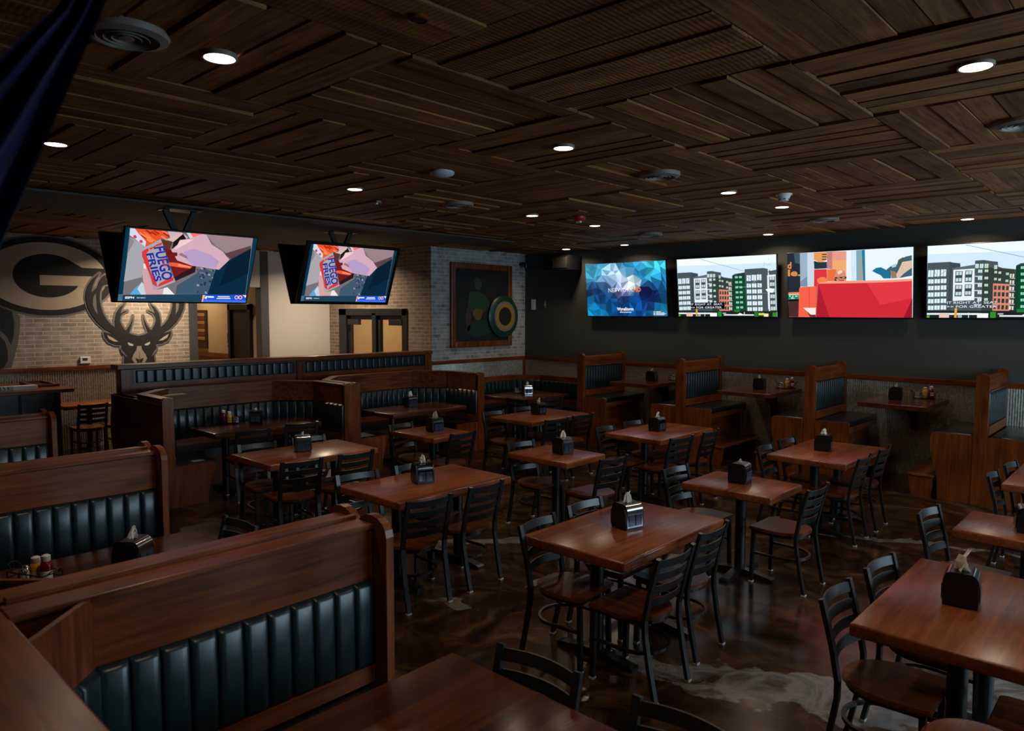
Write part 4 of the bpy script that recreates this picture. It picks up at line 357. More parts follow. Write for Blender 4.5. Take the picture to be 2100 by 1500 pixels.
PIC_BOOTH=[((225, 238, 245),((0,0),(1,0),(1,1),(0,1))),((36, 42, 54),((0,0),(0.106,0.001),(0.106,0.522),(0.1,0.615),(0,0.612))),((60, 84, 100),((0.053,0.001),(0.106,0.001),(0.108,0.173),(0.061,0.149))),((150, 172, 192),((0.106,0.001),(0.17,0.003),(0.17,0.524),(0.106,0.522))),((195, 210, 225),((0.17,0.003),(0.227,0.004),(0.225,0.526),(0.168,0.524))),((120, 140, 165),((0.11,0.44),(0.166,0.36),(0.168,0.524),(0.106,0.522))),((222, 150, 85),((0.227,0.004),(0.337,0.005),(0.336,0.109),(0.316,0.148),(0.265,0.154),(0.226,0.116))),((70, 48, 42),((0.295,0.031),(0.334,0.034),(0.333,0.05),(0.294,0.047))),((70, 48, 42),((0.294,0.068),(0.333,0.071),(0.333,0.087),(0.294,0.084))),((70, 48, 42),((0.294,0.106),(0.333,0.109),(0.333,0.125),(0.294,0.122))),((36, 52, 64),((0.226,0.131),(0.265,0.154),(0.335,0.154),(0.335,0.254),(0.228,0.257))),((214, 52, 60),((0.227,0.262),(0.335,0.264),(0.335,0.54),(0.225,0.526))),((235, 125, 70),((0.252,0.415),(0.28,0.381),(0.314,0.383),(0.339,0.419),(0.336,0.47),(0.254,0.466))),((190, 120, 120),((0.337,0.005),(0.384,0.004),(0.382,0.272),(0.335,0.259))),((226, 150, 130),((0.381,0.004),(0.495,0.009),(0.494,0.151),(0.38,0.142))),((235, 165, 110),((0.38,0.142),(0.494,0.146),(0.492,0.456),(0.378,0.451))),((225, 110, 60),((0.337,0.269),(0.415,0.274),(0.397,0.452),(0.336,0.449))),((120, 165, 180),((0.572,0.004),(0.619,0.004),(0.623,0.452),(0.575,0.45))),((165, 150, 140),((0.598,0.13),(0.619,0.132),(0.62,0.447),(0.599,0.446))),((30, 120, 150),((0.617,0.004),(0.64,0.004),(0.644,0.453),(0.625,0.452))),((205, 225, 235),((0.532,0.003),(0.572,0.004),(0.575,0.45),(0.533,0.448))),((30, 110, 140),((0.696,0.316),(0.727,0.274),(0.763,0.267),(0.803,0.308),(0.838,0.376),(0.84,0.433),(0.783,0.431),(0.762,0.382),(0.727,0.351))),((60, 95, 105),((0.803,0.308),(0.833,0.262),(0.883,0.237),(0.893,0.172),(0.947,0.13),(0.99,0.115),(0.993,0.403),(0.912,0.427),(0.843,0.433),(0.838,0.376))),((70, 90, 85),((0.883,0.237),(0.893,0.172),(0.927,0.137),(0.947,0.204),(0.937,0.269),(0.903,0.276))),((215, 185, 165),((0.922,0.203),(0.99,0.189),(0.99,0.291),(0.937,0.363),(0.902,0.427),(0.863,0.425),(0.893,0.323))),((150, 120, 95),((0.833,0.319),(0.873,0.34),(0.883,0.426),(0.843,0.432))),((170, 205, 220),((0.843,0.244),(0.873,0.222),(0.878,0.265),(0.848,0.282))),((226, 120, 80),((0,0.607),(0.097,0.604),(0.096,0.635),(0.001,0.638))),((25, 140, 90),((0.001,0.649),(0.093,0.645),(0.093,0.713),(0,0.722))),((190, 235, 205),((0.007,0.659),(0.02,0.659),(0.02,0.677),(0.007,0.677))),((190, 235, 205),((0.061,0.66),(0.074,0.661),(0.073,0.678),(0.06,0.678))),((190, 235, 205),((0.07,0.66),(0.083,0.661),(0.082,0.678),(0.069,0.678))),((225, 240, 225),((0.028,0.667),(0.049,0.66),(0.034,0.696),(0.054,0.694),(0.054,0.707),(0.021,0.706),(0.04,0.675))),((14, 18, 24),((0,0.722),(0.096,0.713),(0.095,0.749),(0.002,0.753))),((72, 42, 40),((0.002,0.753),(0.098,0.749),(0.095,0.999),(0.001,0.998))),((240, 95, 70),((0.097,0.542),(0.118,0.527),(0.256,0.522),(0.246,0.999),(0.087,0.999))),((205, 70, 55),((0.182,0.53),(0.188,0.53),(0.185,0.853),(0.179,0.853))),((240, 225, 215),((0.129,0.853),(0.242,0.853),(0.238,0.961),(0.195,0.961))),((90, 50, 40),((0.161,0.905),(0.195,0.961),(0.238,0.961),(0.238,0.999),(0.189,0.997))),((212, 135, 105),((0.397,0.422),(0.4,0.353),(0.414,0.304),(0.436,0.277),(0.464,0.285),(0.485,0.318),(0.495,0.377),(0.496,0.417),(0.487,0.451),(0.402,0.447))),((245, 205, 180),((0.42,0.314),(0.442,0.286),(0.464,0.292),(0.461,0.326),(0.43,0.354))),((30, 24, 28),((0.4,0.392),(0.495,0.387),(0.495,0.407),(0.487,0.417),(0.463,0.417),(0.449,0.407),(0.435,0.419),(0.414,0.413),(0.402,0.412))),((215, 160, 135),((0.419,0.398),(0.444,0.399),(0.441,0.411),(0.419,0.408))),((215, 160, 135),((0.46,0.397),(0.483,0.395),(0.48,0.41),(0.46,0.411))),((60, 30, 30),((0.398,0.412),(0.408,0.418),(0.419,0.448),(0.4,0.447))),((160, 80, 70),((0.435,0.432),(0.479,0.431),(0.476,0.451),(0.43,0.449))),((202, 42, 52),((0.248,0.496),(0.28,0.472),(0.5,0.466),(0.762,0.468),(0.994,0.464),(0.998,1),(0.241,0.999))),((240, 150, 125),((0.26,0.479),(0.28,0.459),(0.5,0.449),(0.762,0.456),(0.994,0.445),(0.994,0.478),(0.762,0.489),(0.446,0.486),(0.279,0.483))),((170, 28, 46),((0.248,0.507),(0.265,0.497),(0.354,0.999),(0.241,0.999))),((220, 55, 64),((0.659,0.488),(0.994,0.483),(0.995,0.722),(0.761,0.815))),((150, 22, 42),((0.936,1),(0.998,0.722),(0.998,1))),((185, 90, 85),((0.25,0.496),(0.261,0.487),(0.261,0.568),(0.241,0.999),(0.237,0.999)))]
STAG={'beam':[(4.017,2.769),(3.952,2.67),(3.912,2.573),(3.886,2.46),(3.936,2.506),(3.973,2.541),(4.013,2.644),(4.062,2.72),(4.121,2.756),(4.113,2.671),(4.142,2.603),(4.063,2.578),(4.032,2.526),(4.011,2.451),(4.003,2.36),(4.015,2.246),(4.047,2.132),(4.096,2.029),(4.157,1.948),(4.225,1.895),(4.184,1.797),(4.07,1.874),(3.959,1.984),(3.88,2.098),(3.824,2.233),(3.803,2.379),(3.812,2.469),(3.846,2.571),(3.91,2.669)],'hole':[(3.938,2.438),(3.905,2.358),(3.901,2.268),(3.924,2.177),(3.963,2.115),(3.955,2.223),(3.95,2.336),(3.948,2.427)],'tine':[(4.219,1.895),(4.215,2.017),(4.238,2.133),(4.295,2.226),(4.379,2.296),(4.327,2.203),(4.303,2.127),(4.358,2.162),(4.413,2.174),(4.335,2.133),(4.301,2.075),(4.293,2.005),(4.318,1.935),(4.359,1.864),(4.38,1.85),(4.438,1.934),(4.48,2.027),(4.493,2.092),(4.487,2.015),(4.465,1.921),(4.425,1.81),(4.303,1.807)],'head':[(4.58,1.756),(4.51,1.77),(4.412,1.81),(4.303,1.83),(4.219,1.895),(4.163,1.815),(4.184,1.791),(4.047,1.828),(4.06,1.754),(4.116,1.671),(4.21,1.628),(4.309,1.619),(4.294,1.556),(4.346,1.466),(4.33,1.314),(4.566,1.302)],'ear':[(4.088,1.782),(4.117,1.718),(4.19,1.675),(4.26,1.668),(4.171,1.734)],'nose':[(4.575,1.588),(4.538,1.589),(4.53,1.53),(4.478,1.449),(4.453,1.379),(4.49,1.312),(4.566,1.308)],'nostril':[(4.568,1.368),(4.509,1.39),(4.519,1.352),(4.54,1.309),(4.566,1.308)],'eye':[(4.396,1.657),(4.45,1.633),(4.489,1.614),(4.471,1.593),(4.427,1.598),(4.403,1.623)],'cheek':[(4.283,1.556),(4.336,1.49),(4.388,1.405),(4.345,1.44),(4.29,1.503)],'third_gray':[(2.674,2.269),(2.85,2.163),(2.914,2.077),(2.907,1.888),(2.866,1.642),(2.78,1.326),(2.635,1.305)],'third_d1':[(2.672,2.219),(2.814,2.163),(2.842,2.005),(2.823,1.788),(2.788,1.659),(2.738,1.79),(2.658,1.877)],'third_d2':[(2.654,1.792),(2.711,1.718),(2.742,1.574),(2.736,1.429),(2.683,1.324),(2.635,1.312)]}
WINP = 85.
EXPO = 0.
# ------------------------------------------------------------------ the room
H = 3.32
XW, YW = -9.57, 10.68          # brick wall plane, screen wall plane
XM = -12.72                    # mural wall plane
struct('floor', B(-17.2, 3.2, -2.7, 10.9, -.12, 0), M['floor'])
struct('wall_back', B(-9.75, 3.2, YW, YW+.15, 0, 3.5), M['wall'])
bm = BM()
box(bm, -9.75, XW, 8.25, YW, 0, 3.5)                         # brick corner
box(bm, -10.22, -9.75, 8.25, 8.42, 0, 3.5)
struct('wall_corner', bm, M['brick_white'])
bm = BM(); box(bm, XM, -12.35, 8.25, 8.42, 0, 3.5); box(bm, -12.35, -10.22, 8.25, 8.42, 2.23, 3.5)
box(bm, -10.22, XW-.004, 8.242, 8.25, 0, 3.5)
struct('wall_entry', bm, M['brick_door'])
struct('wall_mural', B(XM-.18, XM, -2.7, 5.55, 0, 3.5), M['brick_tan'])
bm = BM(); box(bm, XM-.18, XM, 6.78, 8.42, 0, 3.5); box(bm, XM-.18, XM, 5.55, 6.78, 2.62, 3.5)
struct('wall_white', bm, M['white_wall'])
struct('trim_1', B(XM-.2, XM+.012, 5.41, 5.56, 0, 3.3, .004), M['greytrim'])
struct('trim_2', B(XM-.2, XM+.012, 6.76, 6.92, 0, 3.3, .004), M['greytrim'])
# hallway behind the opening
struct('wall_hall', B(-17, XM-.18, 6.95, 7.1, 0, 3.3), M['tan_wall'])
struct('wall_hall_end', B(-17.15, -17, 4.9, 7.1, 0, 3.3), M['tan_wall'])
struct('wall_hall_side', B(-17, XM-.18, 4.85, 5.0, 0, 3.3), M['tan_wall'])
struct('trim_3', B(-16.9, -14.34, 6.91, 6.95, 1.2, 1.3, .006), M['booth_x'])
struct('trim_4', B(-16.9, -14.34, 6.935, 6.95, 0, 1.2), M['booth_x'])
bm = BM()
for x0, x1, z0, z1 in ((-14.34, -14.24, 0, 2.32), (-13.5, -13.4, 0, 2.32), (-14.34, -13.4, 2.2, 2.32)): box(bm, x0, x1, 6.88, 6.96, z0, z1, .006)
d3 = struct('door_3', B(-14.24, -13.5, 6.93, 6.955, 0, 2.2), M['dark'])
obj('door_frame', bm, M['black'], d3); obj('door_handle', lathe(BM(), [(0, 0), (.03, 0), (.03, .03), (0, .05)], 12, (-13.58, 6.9, 1.0)), M['chrome'], d3)
# double entry door in the brown brick wall and the lit lobby behind it
bm = BM()
for x0, x1, z0, z1 in ((-12.35, -12.1, 0, 2.23), (-10.36, -10.22, 0, 2.23), (-12.35, -10.22, 2.1, 2.23), (-11.26, -11.14, 0, 2.15)): box(bm, x0, x1, 8.22, 8.40, z0, z1, .006)
d1 = struct('door_1', bm, M['black'])
for nm, x0, x1, hx in (('door_leaf', -12.1, -11.26, -12.02), ('door_leaf', -11.14, -10.36, -10.72)):
    bm = BM()
    for a, b_, z0, z1 in ((x0, x0+.08, 0, 2.1), (x1-.05, x1, 0, 2.1), (x0, x1, 2.02, 2.1), (x0, x1, 0, .25)): box(bm, a, b_, 8.27, 8.32, z0, z1, .004)
    lf = obj(nm, bm, M['dark'], d1)
    obj('door_closer', B(hx, hx+.36, 8.20, 8.27, 1.92, 2.03, .01), M['black'], lf)
    obj('push_bar', B(x0+.1, x1-.08, 8.22, 8.25, .98, 1.03, .008), M['black'], lf)
bm = BM(); box(bm, -12.6, -9.8, 10.2, 10.35, 0, 3.0); box(bm, -12.72, -12.6, 8.42, 10.35, 0, 3.0); box(bm, -9.9, -9.76, 8.42, 10.35, 0, 3.0); box(bm, -12.6, -9.8, 8.42, 10.35, 2.95, 3.05)
struct('wall_lobby', bm, M['tan_wall'])
# side with the windows, and the wall behind the camera (both outside the photo)
bm = BM(); WIN = [(3.5, 5.4), (5.8, 7.7), (8.1, 10.0)]
box(bm, 3.0, 3.2, -2.7, YW, 0, 1.05); box(bm, 3.0, 3.2, -2.7, YW, 2.75, 3.5)
ys = [-2.7]+[v for w in WIN for v in w]+[YW]
for a, b_ in zip(ys[::2], ys[1::2]): box(bm, 3.0, 3.2, a, b_, 1.05, 2.75)
struct('wall_right', bm, M['wall'])
for i, (a, b_) in enumerate(WIN):
    bm = BM()
    for y0, y1, z0, z1 in ((a, a+.05, 1.05, 2.75), (b_-.05, b_, 1.05, 2.75), (a, b_, 1.05, 1.1), (a, b_, 2.7, 2.75), ((a+b_)/2-.025, (a+b_)/2+.025, 1.05, 2.75)): box(bm, 3.04, 3.12, y0, y1, z0, z1)
    struct('window_%d' % (i+1), bm, M['black'])
struct('wall_front', B(-17.2, 3.2, -2.85, -2.7, 0, 3.5), M['wall'])

# ceiling: 4 ft panels of rough boards laid in alternating directions, with deep gaps
bm = BM(); col = bm.loops.layers.float_color.new('tone'); uvl = bm.loops.layers.uv.new('grain')
rc = random.Random(11); PX, PY, S = -1.389, 2.14, 1.2235
for i in range(-13, 6):
    for j in range(-4, 7):
        x0, y0 = PX+i*S, PY+j*S; x1, y1 = x0+S, min(y0+S, YW)
        if x0 < -17 or x1 < -13.1 or y0 > YW-.1: continue
        alongx = (i+j) % 2 == 1
        if (i, j) == (-1, 0): alongx = True
        saw = rc.random() < .12; n = rc.choice((7, 8, 8)); w = S/n; pos = 0.; wide = rc.random() < .62
        if (i, j) == (-1, 0): saw = True; wide = False
        for k in range(n):
            ww = w*(rc.uniform(.86, 1.14) if k < n-1 else 1)
            a, b_ = pos, min(pos+ww, S); pos = b_
            if k == n-1: b_ = S
            if b_-a < .04: continue
            g = rc.uniform(.014, .026) if wide else rc.uniform(.004, .009)
            t = rc.choice((.0, .003, .006, .012, .018))
            zb = H-.004-t; zt = H+.028
            lo, hi = a+g, b_
            if alongx: bx = (x0+.008, x1-.004, y0+lo, min(y0+hi, YW))
            else: bx = (x0+lo, x0+hi, y0+.008, y1-.004)
            if bx[3]-bx[2] < .02: continue
            v = [bm.verts.new((x, y, z)) for x in bx[:2] for y in bx[2:] for z in (zb, zt)]
            tone = rc.uniform(.55, 1.25); tint = (tone, tone*rc.uniform(.9, 1.05), tone*rc.uniform(.82, 1.1)); ou, ov = rc.uniform(0, 50), rc.uniform(0, 50)
            sm = (.9 if (i, j) == (-1, 0) else (.45 if saw else 0.))
            for q in ((0, 1, 3, 2), (4, 6, 7, 5), (0, 4, 5, 1), (2, 3, 7, 6), (0, 2, 6, 4)):
                f = bm.faces.new([v[m_] for m_ in q])
                for l in f.loops:
                    l[col] = (*tint, sm); c = l.vert.co
                    l[uvl].uv = (c.x+ou, c.y+ov+c.z*3) if alongx else (c.y+ou, c.x+ov+c.z*3)
ce = struct('ceiling', bm, M['ceil'])
obj('ceiling_backing', B(-17.2, 3.2, -2.7, 10.9, H+.03, H+.15), M['dark'], ce)
# flat dark bulkhead under the ceiling, over the hanging screens
struct('ceiling_bulkhead', prism(BM(), [(-7.85, -.05), (-7.85, 8.51), (-11.22, 6.17)], 'z', H-.05, H-.03), M['wall'])

# wainscot: thin corrugated steel under a timber cap
def corrugated(name, p0, p1, z0, z1, pitch=.0275, amp=.0085):
    p0, p1 = Vector(p0), Vector(p1); Ln = (p1-p0).length; t = (p1-p0)/Ln; nr = Vector((-t.y, t.x))
    n = int(Ln/pitch*8); bm = BM(); prev = None
    for i in range(n+1):
        s = Ln*i/n; d = amp*(1+math.sin(2*PI*s/pitch))+.001; q = p0+t*s+nr*d
        cur = (bm.verts.new((q.x, q.y, z0)), bm.verts.new((q.x, q.y, z1)))
        if prev: bm.faces.new((prev[0], cur[0], cur[1], prev[1]))
        prev = cur
    return struct(name, bm, M['galv'], smooth=True)
corrugated('trim_5', (2.98, YW), (XW, YW), 0, 1.25)           # left of -x is -y: faces the room
corrugated('trim_6', (XW, YW), (XW, 8.25), 0, 1.25)
corrugated('trim_7', (XM, 5.4), (XM, -1.5), 0, 1.25, .033)
struct('trim_8', B(XW, 3.0, YW-.03, YW, 1.242, 1.31, .006), M['pine_x'])
struct('trim_9', B(XW, XW+.03, 8.25, YW, 1.242, 1.31, .006), M['booth_y'])
struct('trim_10', B(XM, XM+.035, -2.7, 5.4, 1.235, 1.305, .006), M['booth_y'])
struct('trim_11', B(XW, XW+.035, YW-.07, YW, 0, 1.25, .006), M['booth_z'])

# ------------------------------------------------------------------ right hand booths against the screen wall
YB = 9.48
def round_post(w, d0, d1, z1, cx=0.):
    r = w/2
    return prism(BM(), [(cx-r, 0), (cx+r, 0), (cx+r, z1-r*.7)]+arc(cx, z1-r*.7, r, 0, 180, 8, r*.7)[1:], 'y', d0, d1)
def seat_side(s, z1=.78, w=.43, x0=.065):
    p = [(x0, 0), (x0+w*.78, 0), (x0+w*.80, z1*.3), (x0+w*.86, z1*.45), (x0+w*.95, z1*.62), (x0+w, z1*.75), (x0+w, z1*.95), (x0+w*.97, z1), (x0, z1)]
    return [(s*a, b_) for a, b_ in p]
def wall_booth(xc, label, sides=(-1, 1), steps=(-1, 1)):
    t = thing('booth_divider', label, 'booth bench', (xc, YB, 0), 0, 'booth dividers along the screen wall')
    obj('end_post', round_post(.13, -.03, .03, 1.49), M['pine_z'], t)
    obj('wall_post', round_post(.13, 1.1, 1.165, 1.49), M['pine_z'], t)
    obj('back_panel', B(-.045, .045, .03, 1.1, .0, 1.445, .01), M['pine_y'], t)
    for s in sides:
        obj('top_board', B(*sorted((s*.045, s*.06)), .035, 1.095, 1.3, 1.43, .005), M['pine_y'], t)
        obj('molding', B(*sorted((s*.045, s*.075)), .035, 1.095, 1.283, 1.303, .005), M['pine_y'], t)
        obj('lower_rail', B(*sorted((s*.045, s*.075)), .035, 1.095, .79, .895, .005), M['pine_y'], t)
        path = [(.05, .04), (.05, 1.09)] if s < 0 else [(-.05, 1.09), (-.05, .04)]
        path = [(s*.048, 1.09), (s*.048, .04)] if s > 0 else [(s*.048, .04), (s*.048, 1.09)]
        obj('upholstery', channels(BM(), path, 0, .895, 1.283, .075, .022), M['vinyl'], t, True)
        obj('seat_side', prism(BM(), seat_side(s), 'y', -.02, .015), M['pine_z'], t)
        obj('seat_riser', B(*sorted((s*.36, s*.39)), .015, 1.16, 0, .72), M['booth_y'], t)
        obj('seat_rail', B(*sorted((s*.40, s*.48)), .015, 1.16, .64, .715, .01), M['booth_y'], t)
        obj('seat_cushion', B(*sorted((s*.078, s*.49)), .02, 1.16, .715, .79, .025, 3), M['vinyl_seat'], t, True)
        if s in steps:
            obj('footrest', B(*sorted((s*.44, s*.72)), -.05, 1.12, .245, .275, .008), M['booth_y'], t)
            obj('footrest_end', prism(BM(), [(s*a, b_) for a, b_ in ((.47, 0), (.66, 0), (.69, .08), (.70, .16), (.70, .245), (.455, .245), (.455, .14))], 'y', -.03, .0), M['pine_z'], t)
            obj('footrest_end', B(*sorted((s*.47, s*.70)), 1.06, 1.09, 0, .245), M['pine_z'], t)
    return t
wall_booth(-7.24, 'double booth bench nearest the brick wall, under the blue polygon screen', sides=(1,), steps=(1,))
wall_booth(-5.40, 'double booth bench under the gap between blue screen and apartment screen')
wall_booth(-3.51, 'double booth bench below the gap between apartment screen and red screen')
wall_booth(-1.61, 'double booth bench nearest the window side, its tall pine end post facing out', steps=(-1,))

def wall_table(xc, label):
    t = thing('booth_table', label, 'table', (xc, YB, 0), 0, 'high tables hung on the screen wall')
    obj('tabletop', B(-.39, .39, .05, 1.155, 1.0, 1.06, .008), M['table_x'], t)
    obj('bracket', prism(BM(), [(1.15, .62), (1.15, 1.0), (.45, 1.0), (.5, .95), (.85, .9), (1.02, .8), (1.08, .62)], 'x', -.03, .03), M['black'], t)
    return t
wall_table(-6.32, 'high wall table between the two booth benches nearest the brick wall')
wall_table(-4.45, 'high wall table below the apartment building screen')
wall_table(-2.56, 'high wall table below the red screen, black bracket under it')

# ------------------------------------------------------------------ U booths
def u_booth(y0, y1, label, postl, postr):
    """curved-corner booth opening towards +x; y0/y1 = inner faces of its wings"""
    t = thing('u_shaped_booth', label, 'booth', (0, 0, 0), 0, 'U-shaped booths')
    xf, xb, ch = -8.05, -9.17, .40
    P = [(xf, y1), (xb+ch, y1), (xb, y1-ch), (xb, y0+ch), (xb+ch, y0), (xf, y0)]
    obj('back_board', ribbon(BM(), P, -.04, .0, .945, 1.19), M['booth_y'], t)
    obj('cap', ribbon(BM(), P, -.10, .012, 1.19, 1.21), M['booth_y'], t)
    obj('shell', ribbon(BM(), P, -.09, -.03, 0, 1.19), M['booth_y'], t)
    obj('upholstery', channels(BM(), P, 0, .56, .945, .104, .03), M['vinyl'], t, True)
    obj('lower_rail', ribbon(BM(), P, -.03, .02, .47, .56), M['booth_y'], t)
    obj('seat_cushion', ribbon(BM(), P, .02, .46, .405, .475), M['vinyl_seat'], t)
    obj('seat_rail', ribbon(BM(), P, .38, .44, .345, .405), M['booth_y'], t)
    obj('seat_base', ribbon(BM(), P, .0, .36, 0, .345), M['booth_y'], t)
    for yy, w, s in ((y0, postl, 1), (y1, postr, -1)):
        bm = round_post(w, -.03, .03, 1.225); o = obj('end_post', bm, M['booth_z'], t); o.rotation_euler = (0, 0, PI/2); o.location = (xf, yy-s*w/2, 0)
        p = [(a*s, b_) for a, b_ in ((0, 0), (.36, 0), (.37, .12), (.39, .22), (.43, .33), (.45, .40), (.44, .455), (0, .455))]
        obj('seat_side', prism(BM(), [(yy+a, b_) for a, b_ in p], 'x', xf-.02, xf+.02), M['booth_z'], t)
    return t
u1 = u_booth(3.22, 5.41, 'U-shaped booth with the ketchup and mustard table in it, nearer the stag mural', .12, .12)
obj('side_panel', B(-9.58, -8.06, 3.10, 3.19, 0, 1.15, .006), M['booth_x'], u1)
obj('ledge', B(-9.58, -8.9, 3.1, 3.75, 1.13, 1.15, .004), M['booth_x'], u1)
u_booth(5.66, 7.87, 'U-shaped booth in front of the double doors, next to the corner booth', .13, .13)
t = thing('corner_booth', 'low corner booth under the framed painting, against brick and screen walls', 'booth')
P = [(-7.31, 10.5), (-9.02, 10.5), (-9.42, 10.1), (-9.42, 8.04)]
obj('back_board', ribbon(BM(), P, -.04, 0, .875, .97), M['booth_x'], t)
obj('shell', ribbon(BM(), P, -.12, -.03, 0, .96), M['booth_x'], t)
obj('upholstery', channels(BM(), P, 0, .56, .875, .104, .03), M['vinyl'], t, True)
obj('lower_rail', ribbon(BM(), P, -.03, .02, .47, .56), M['booth_x'], t)
obj('seat_cushion', ribbon(BM(), P, .02, .46, .405, .475), M['vinyl_seat'], t)
obj('seat_base', ribbon(BM(), P, .0, .40, 0, .405), M['booth_x'], t)

# ------------------------------------------------------------------ row of booths on the left, backs along the camera's rail
def double_wing(xf, label):
    t = thing('booth_divider', label, 'booth bench', (xf, .53, 0), 0, 'double booth dividers of the left row')
    A = [(0, 1.37), (0, .24), (.24, .0)]; D = [(-.50, .0), (-.26, .24), (-.26, 1.37)]
    for s, Pp in ((1, A), (-1, D)):
        x0 = 0 if s > 0 else -.26
        obj('back_board', B(*sorted((x0, x0-s*.03)), .0, 1.372, .955, 1.185, .004), M['booth_y'], t)
        cz = ribbon(BM(), (Pp[1:] if s > 0 else Pp[:2]), -.02, .0, .955, 1.2); obj('corner_board', cz, M['booth_z'], t)
        obj('cap', B(*sorted((x0+s*.012, x0-s*.114)), .0, 1.372, 1.185, 1.21, .005), M['booth_y'], t)
        obj('upholstery', channels(BM(), Pp, .0, .565, .955, .104, .026), M['vinyl'], t, True)
        obj('lower_rail', ribbon(BM(), Pp, -.03, .015, .485, .565), M['booth_y'], t)
        obj('seat_cushion', ribbon(BM(), Pp, .02, .46, .405, .475), M['vinyl_seat'], t)
        obj('seat_base', ribbon(BM(), Pp, .0, .38, 0, .405), M['booth_y'], t)
    obj('core', B(-.235, -.025, .1, 1.37, 0, 1.185), M['booth_y'], t)
    obj('cap_strip', B(-.146, -.114, .02, 1.37, 1.185, 1.226, .004), M['booth_y'], t)
    prof = [(-.36, 0), (.10, 0), (.10, 1.16)]+arc(-.012, 1.16, .112, 0, 172, 8, .085)[1:]+arc(-.248, 1.16, .112, 8, 180, 8, .085)
    obj('end_panel', prism(BM(), prof, 'y', 1.375, 1.415), M['booth_z'], t)
    return t
double_wing(-2.62, 'front double booth divider with teal black padding, two-scroll end board')
double_wing(-5.07, 'second double booth divider, behind the table with mustard bottle')
double_wing(-7.52, 'third double booth divider, in front of the dark bar counter')
t = thing('booth_rail', 'broad wooden rail top along the backs of the left booths', 'rail')
obj('rail_top', B(-8.4, .3, -.12, .535, 1.175, 1.205, .006), M['booth_x'], t)
obj('rail_back', B(-8.4, .3, .47, .5, 0, 1.175), M['booth_x'], t)
obj('rail_face', B(-8.4, .3, -.08, -.04, 0, 1.175), M['booth_x'], t)

# ------------------------------------------------------------------ tall partition with padded strips
t = thing('padded_partition', 'tall wooden partition topped by two strips of black padding', 'partition', (-9.6, 0, 0))
obj('panel', B(-.14, 0, 3.22, 8.235, 0, 1.44, .004), M['booth_y'], t)
obj('cap', B(-.2, .04, 3.18, 8.27, 1.44, 1.5, .008), M['booth_y'], t)
for y in (3.22, 5.645, 8.12): obj('post', B(0, .022, y, y+.125, .95, 1.44, .006), M['booth_z'], t)
for a, b_ in ((3.40, 5.60), (5.80, 8.08)):
    obj('strip_frame', B(0, .008, a-.03, b_+.03, 1.25, 1.432), M['black'], t)
    obj('upholstery', channels(BM(), [(.006, b_), (.006, a)], 0, 1.262, 1.42, .118, .022), M['vinyl'], t, True)
# ------------------------------------------------------------------ tables
def dining_table(name_label, x0, y0, x1, y1, legs, z=.76, mat='table', base='bar', group='wooden tables on black pedestals'):
    cx, cy = (x0+x1)/2, (y0+y1)/2; hx, hy = (x1-x0)/2, (y1-y0)/2
    t = thing('dining_table', name_label, 'table', (cx, cy, 0), 0, group)
    obj('tabletop', B(-hx, hx, -hy, hy, z-.062, z, .012, 3), M[mat], t, True)
    for lx, ly in legs:
        bm = lathe(BM(), [(.043, .03), (.043, z-.075)], 20, (lx, ly, 0)); obj('column', bm, M['metal'], t, True)
        obj('top_plate', B(lx-.13, lx+.13, ly-.11, ly+.11, z-.078, z-.062), M['metal'], t)
        bm = BM(); prof = lambda L_: [(-L_, 0), (L_, 0), (L_, .022), (L_-.03, .03), (.06, .055), (-.06, .055), (-L_+.03, .03), (-L_, .022)]
        prism(bm, [(lx+a, b_) for a, b_ in prof(.29)], 'y', ly-.035, ly+.035)
        if base == 'cross':
            prism(bm, [(ly+a, b_) for a, b_ in prof(.29)], 'x', lx-.035, lx+.035)
        obj('foot', bm, M['metal'], t)
    return t
COLS = {'A': (-1.04, -.28, 'fourth'), 'B': (-2.98, -2.22, 'third'), 'C': (-4.9, -4.14, 'second'), 'D': (-6.79, -6.03, 'first')}
ROWS = {'f': (3.31, 4.52, 'front-row'), 'm': (5.27, 5.89, 'middle-row'), 'b': (6.93, 8.13, 'back-row')}
TN = {}
for c, (xa, xb, cn) in COLS.items():
    for r, (ya, yb, rn) in ROWS.items():
        d = {'C': -.06, 'D': -.05, 'A': .05}.get(c, 0)
        if c == 'A' and r == 'b': d = .12
        nm = '%s table %s from U-booths' % (rn, cn); TN[c+r] = (nm, xa, xb, ya+d, yb+d)
        lab = ('%s four-seat wooden table, %s from the U-shaped booths' if r != 'm' else '%s small two-seat wooden table, %s from the U-shaped booths') % (rn, cn)
        dining_table(lab, xa, ya+d, xb, yb+d, [(0, 0)] if r == 'm' else [(0, -.33), (0, .33)], base='cross' if r == 'm' else 'bar')
dining_table('dark table inside the U-shaped booth nearer the stag mural', -8.72, 3.68, -8.04, 5.08, [(0, -.42), (0, .42)], mat='table_x', group='tables inside the booths')
dining_table('dark table inside the U-shaped booth in front of the double doors', -8.6, 6.08, -7.86, 7.46, [(0, -.42), (0, .42)], mat='table_x', group='tables inside the booths')
dining_table('dark table inside the low corner booth under the painting', -8.68, 8.62, -7.75, 9.8, [(0, -.3), (0, .3)], mat='table_x', group='tables inside the booths')
dining_table('wide table in the nearest booth, cut by the bottom of the photo', -2.14, .86, -.62, 1.95, [(-.42, 0), (.42, 0)], mat='table_x', base='cross', group='tables inside the booths')
dining_table('wide booth table with ketchup, mustard and shakers, behind the front divider', -4.6, .86, -3.35, 1.95, [(-.36, 0), (.36, 0)], mat='table_x', base='cross', group='tables inside the booths')

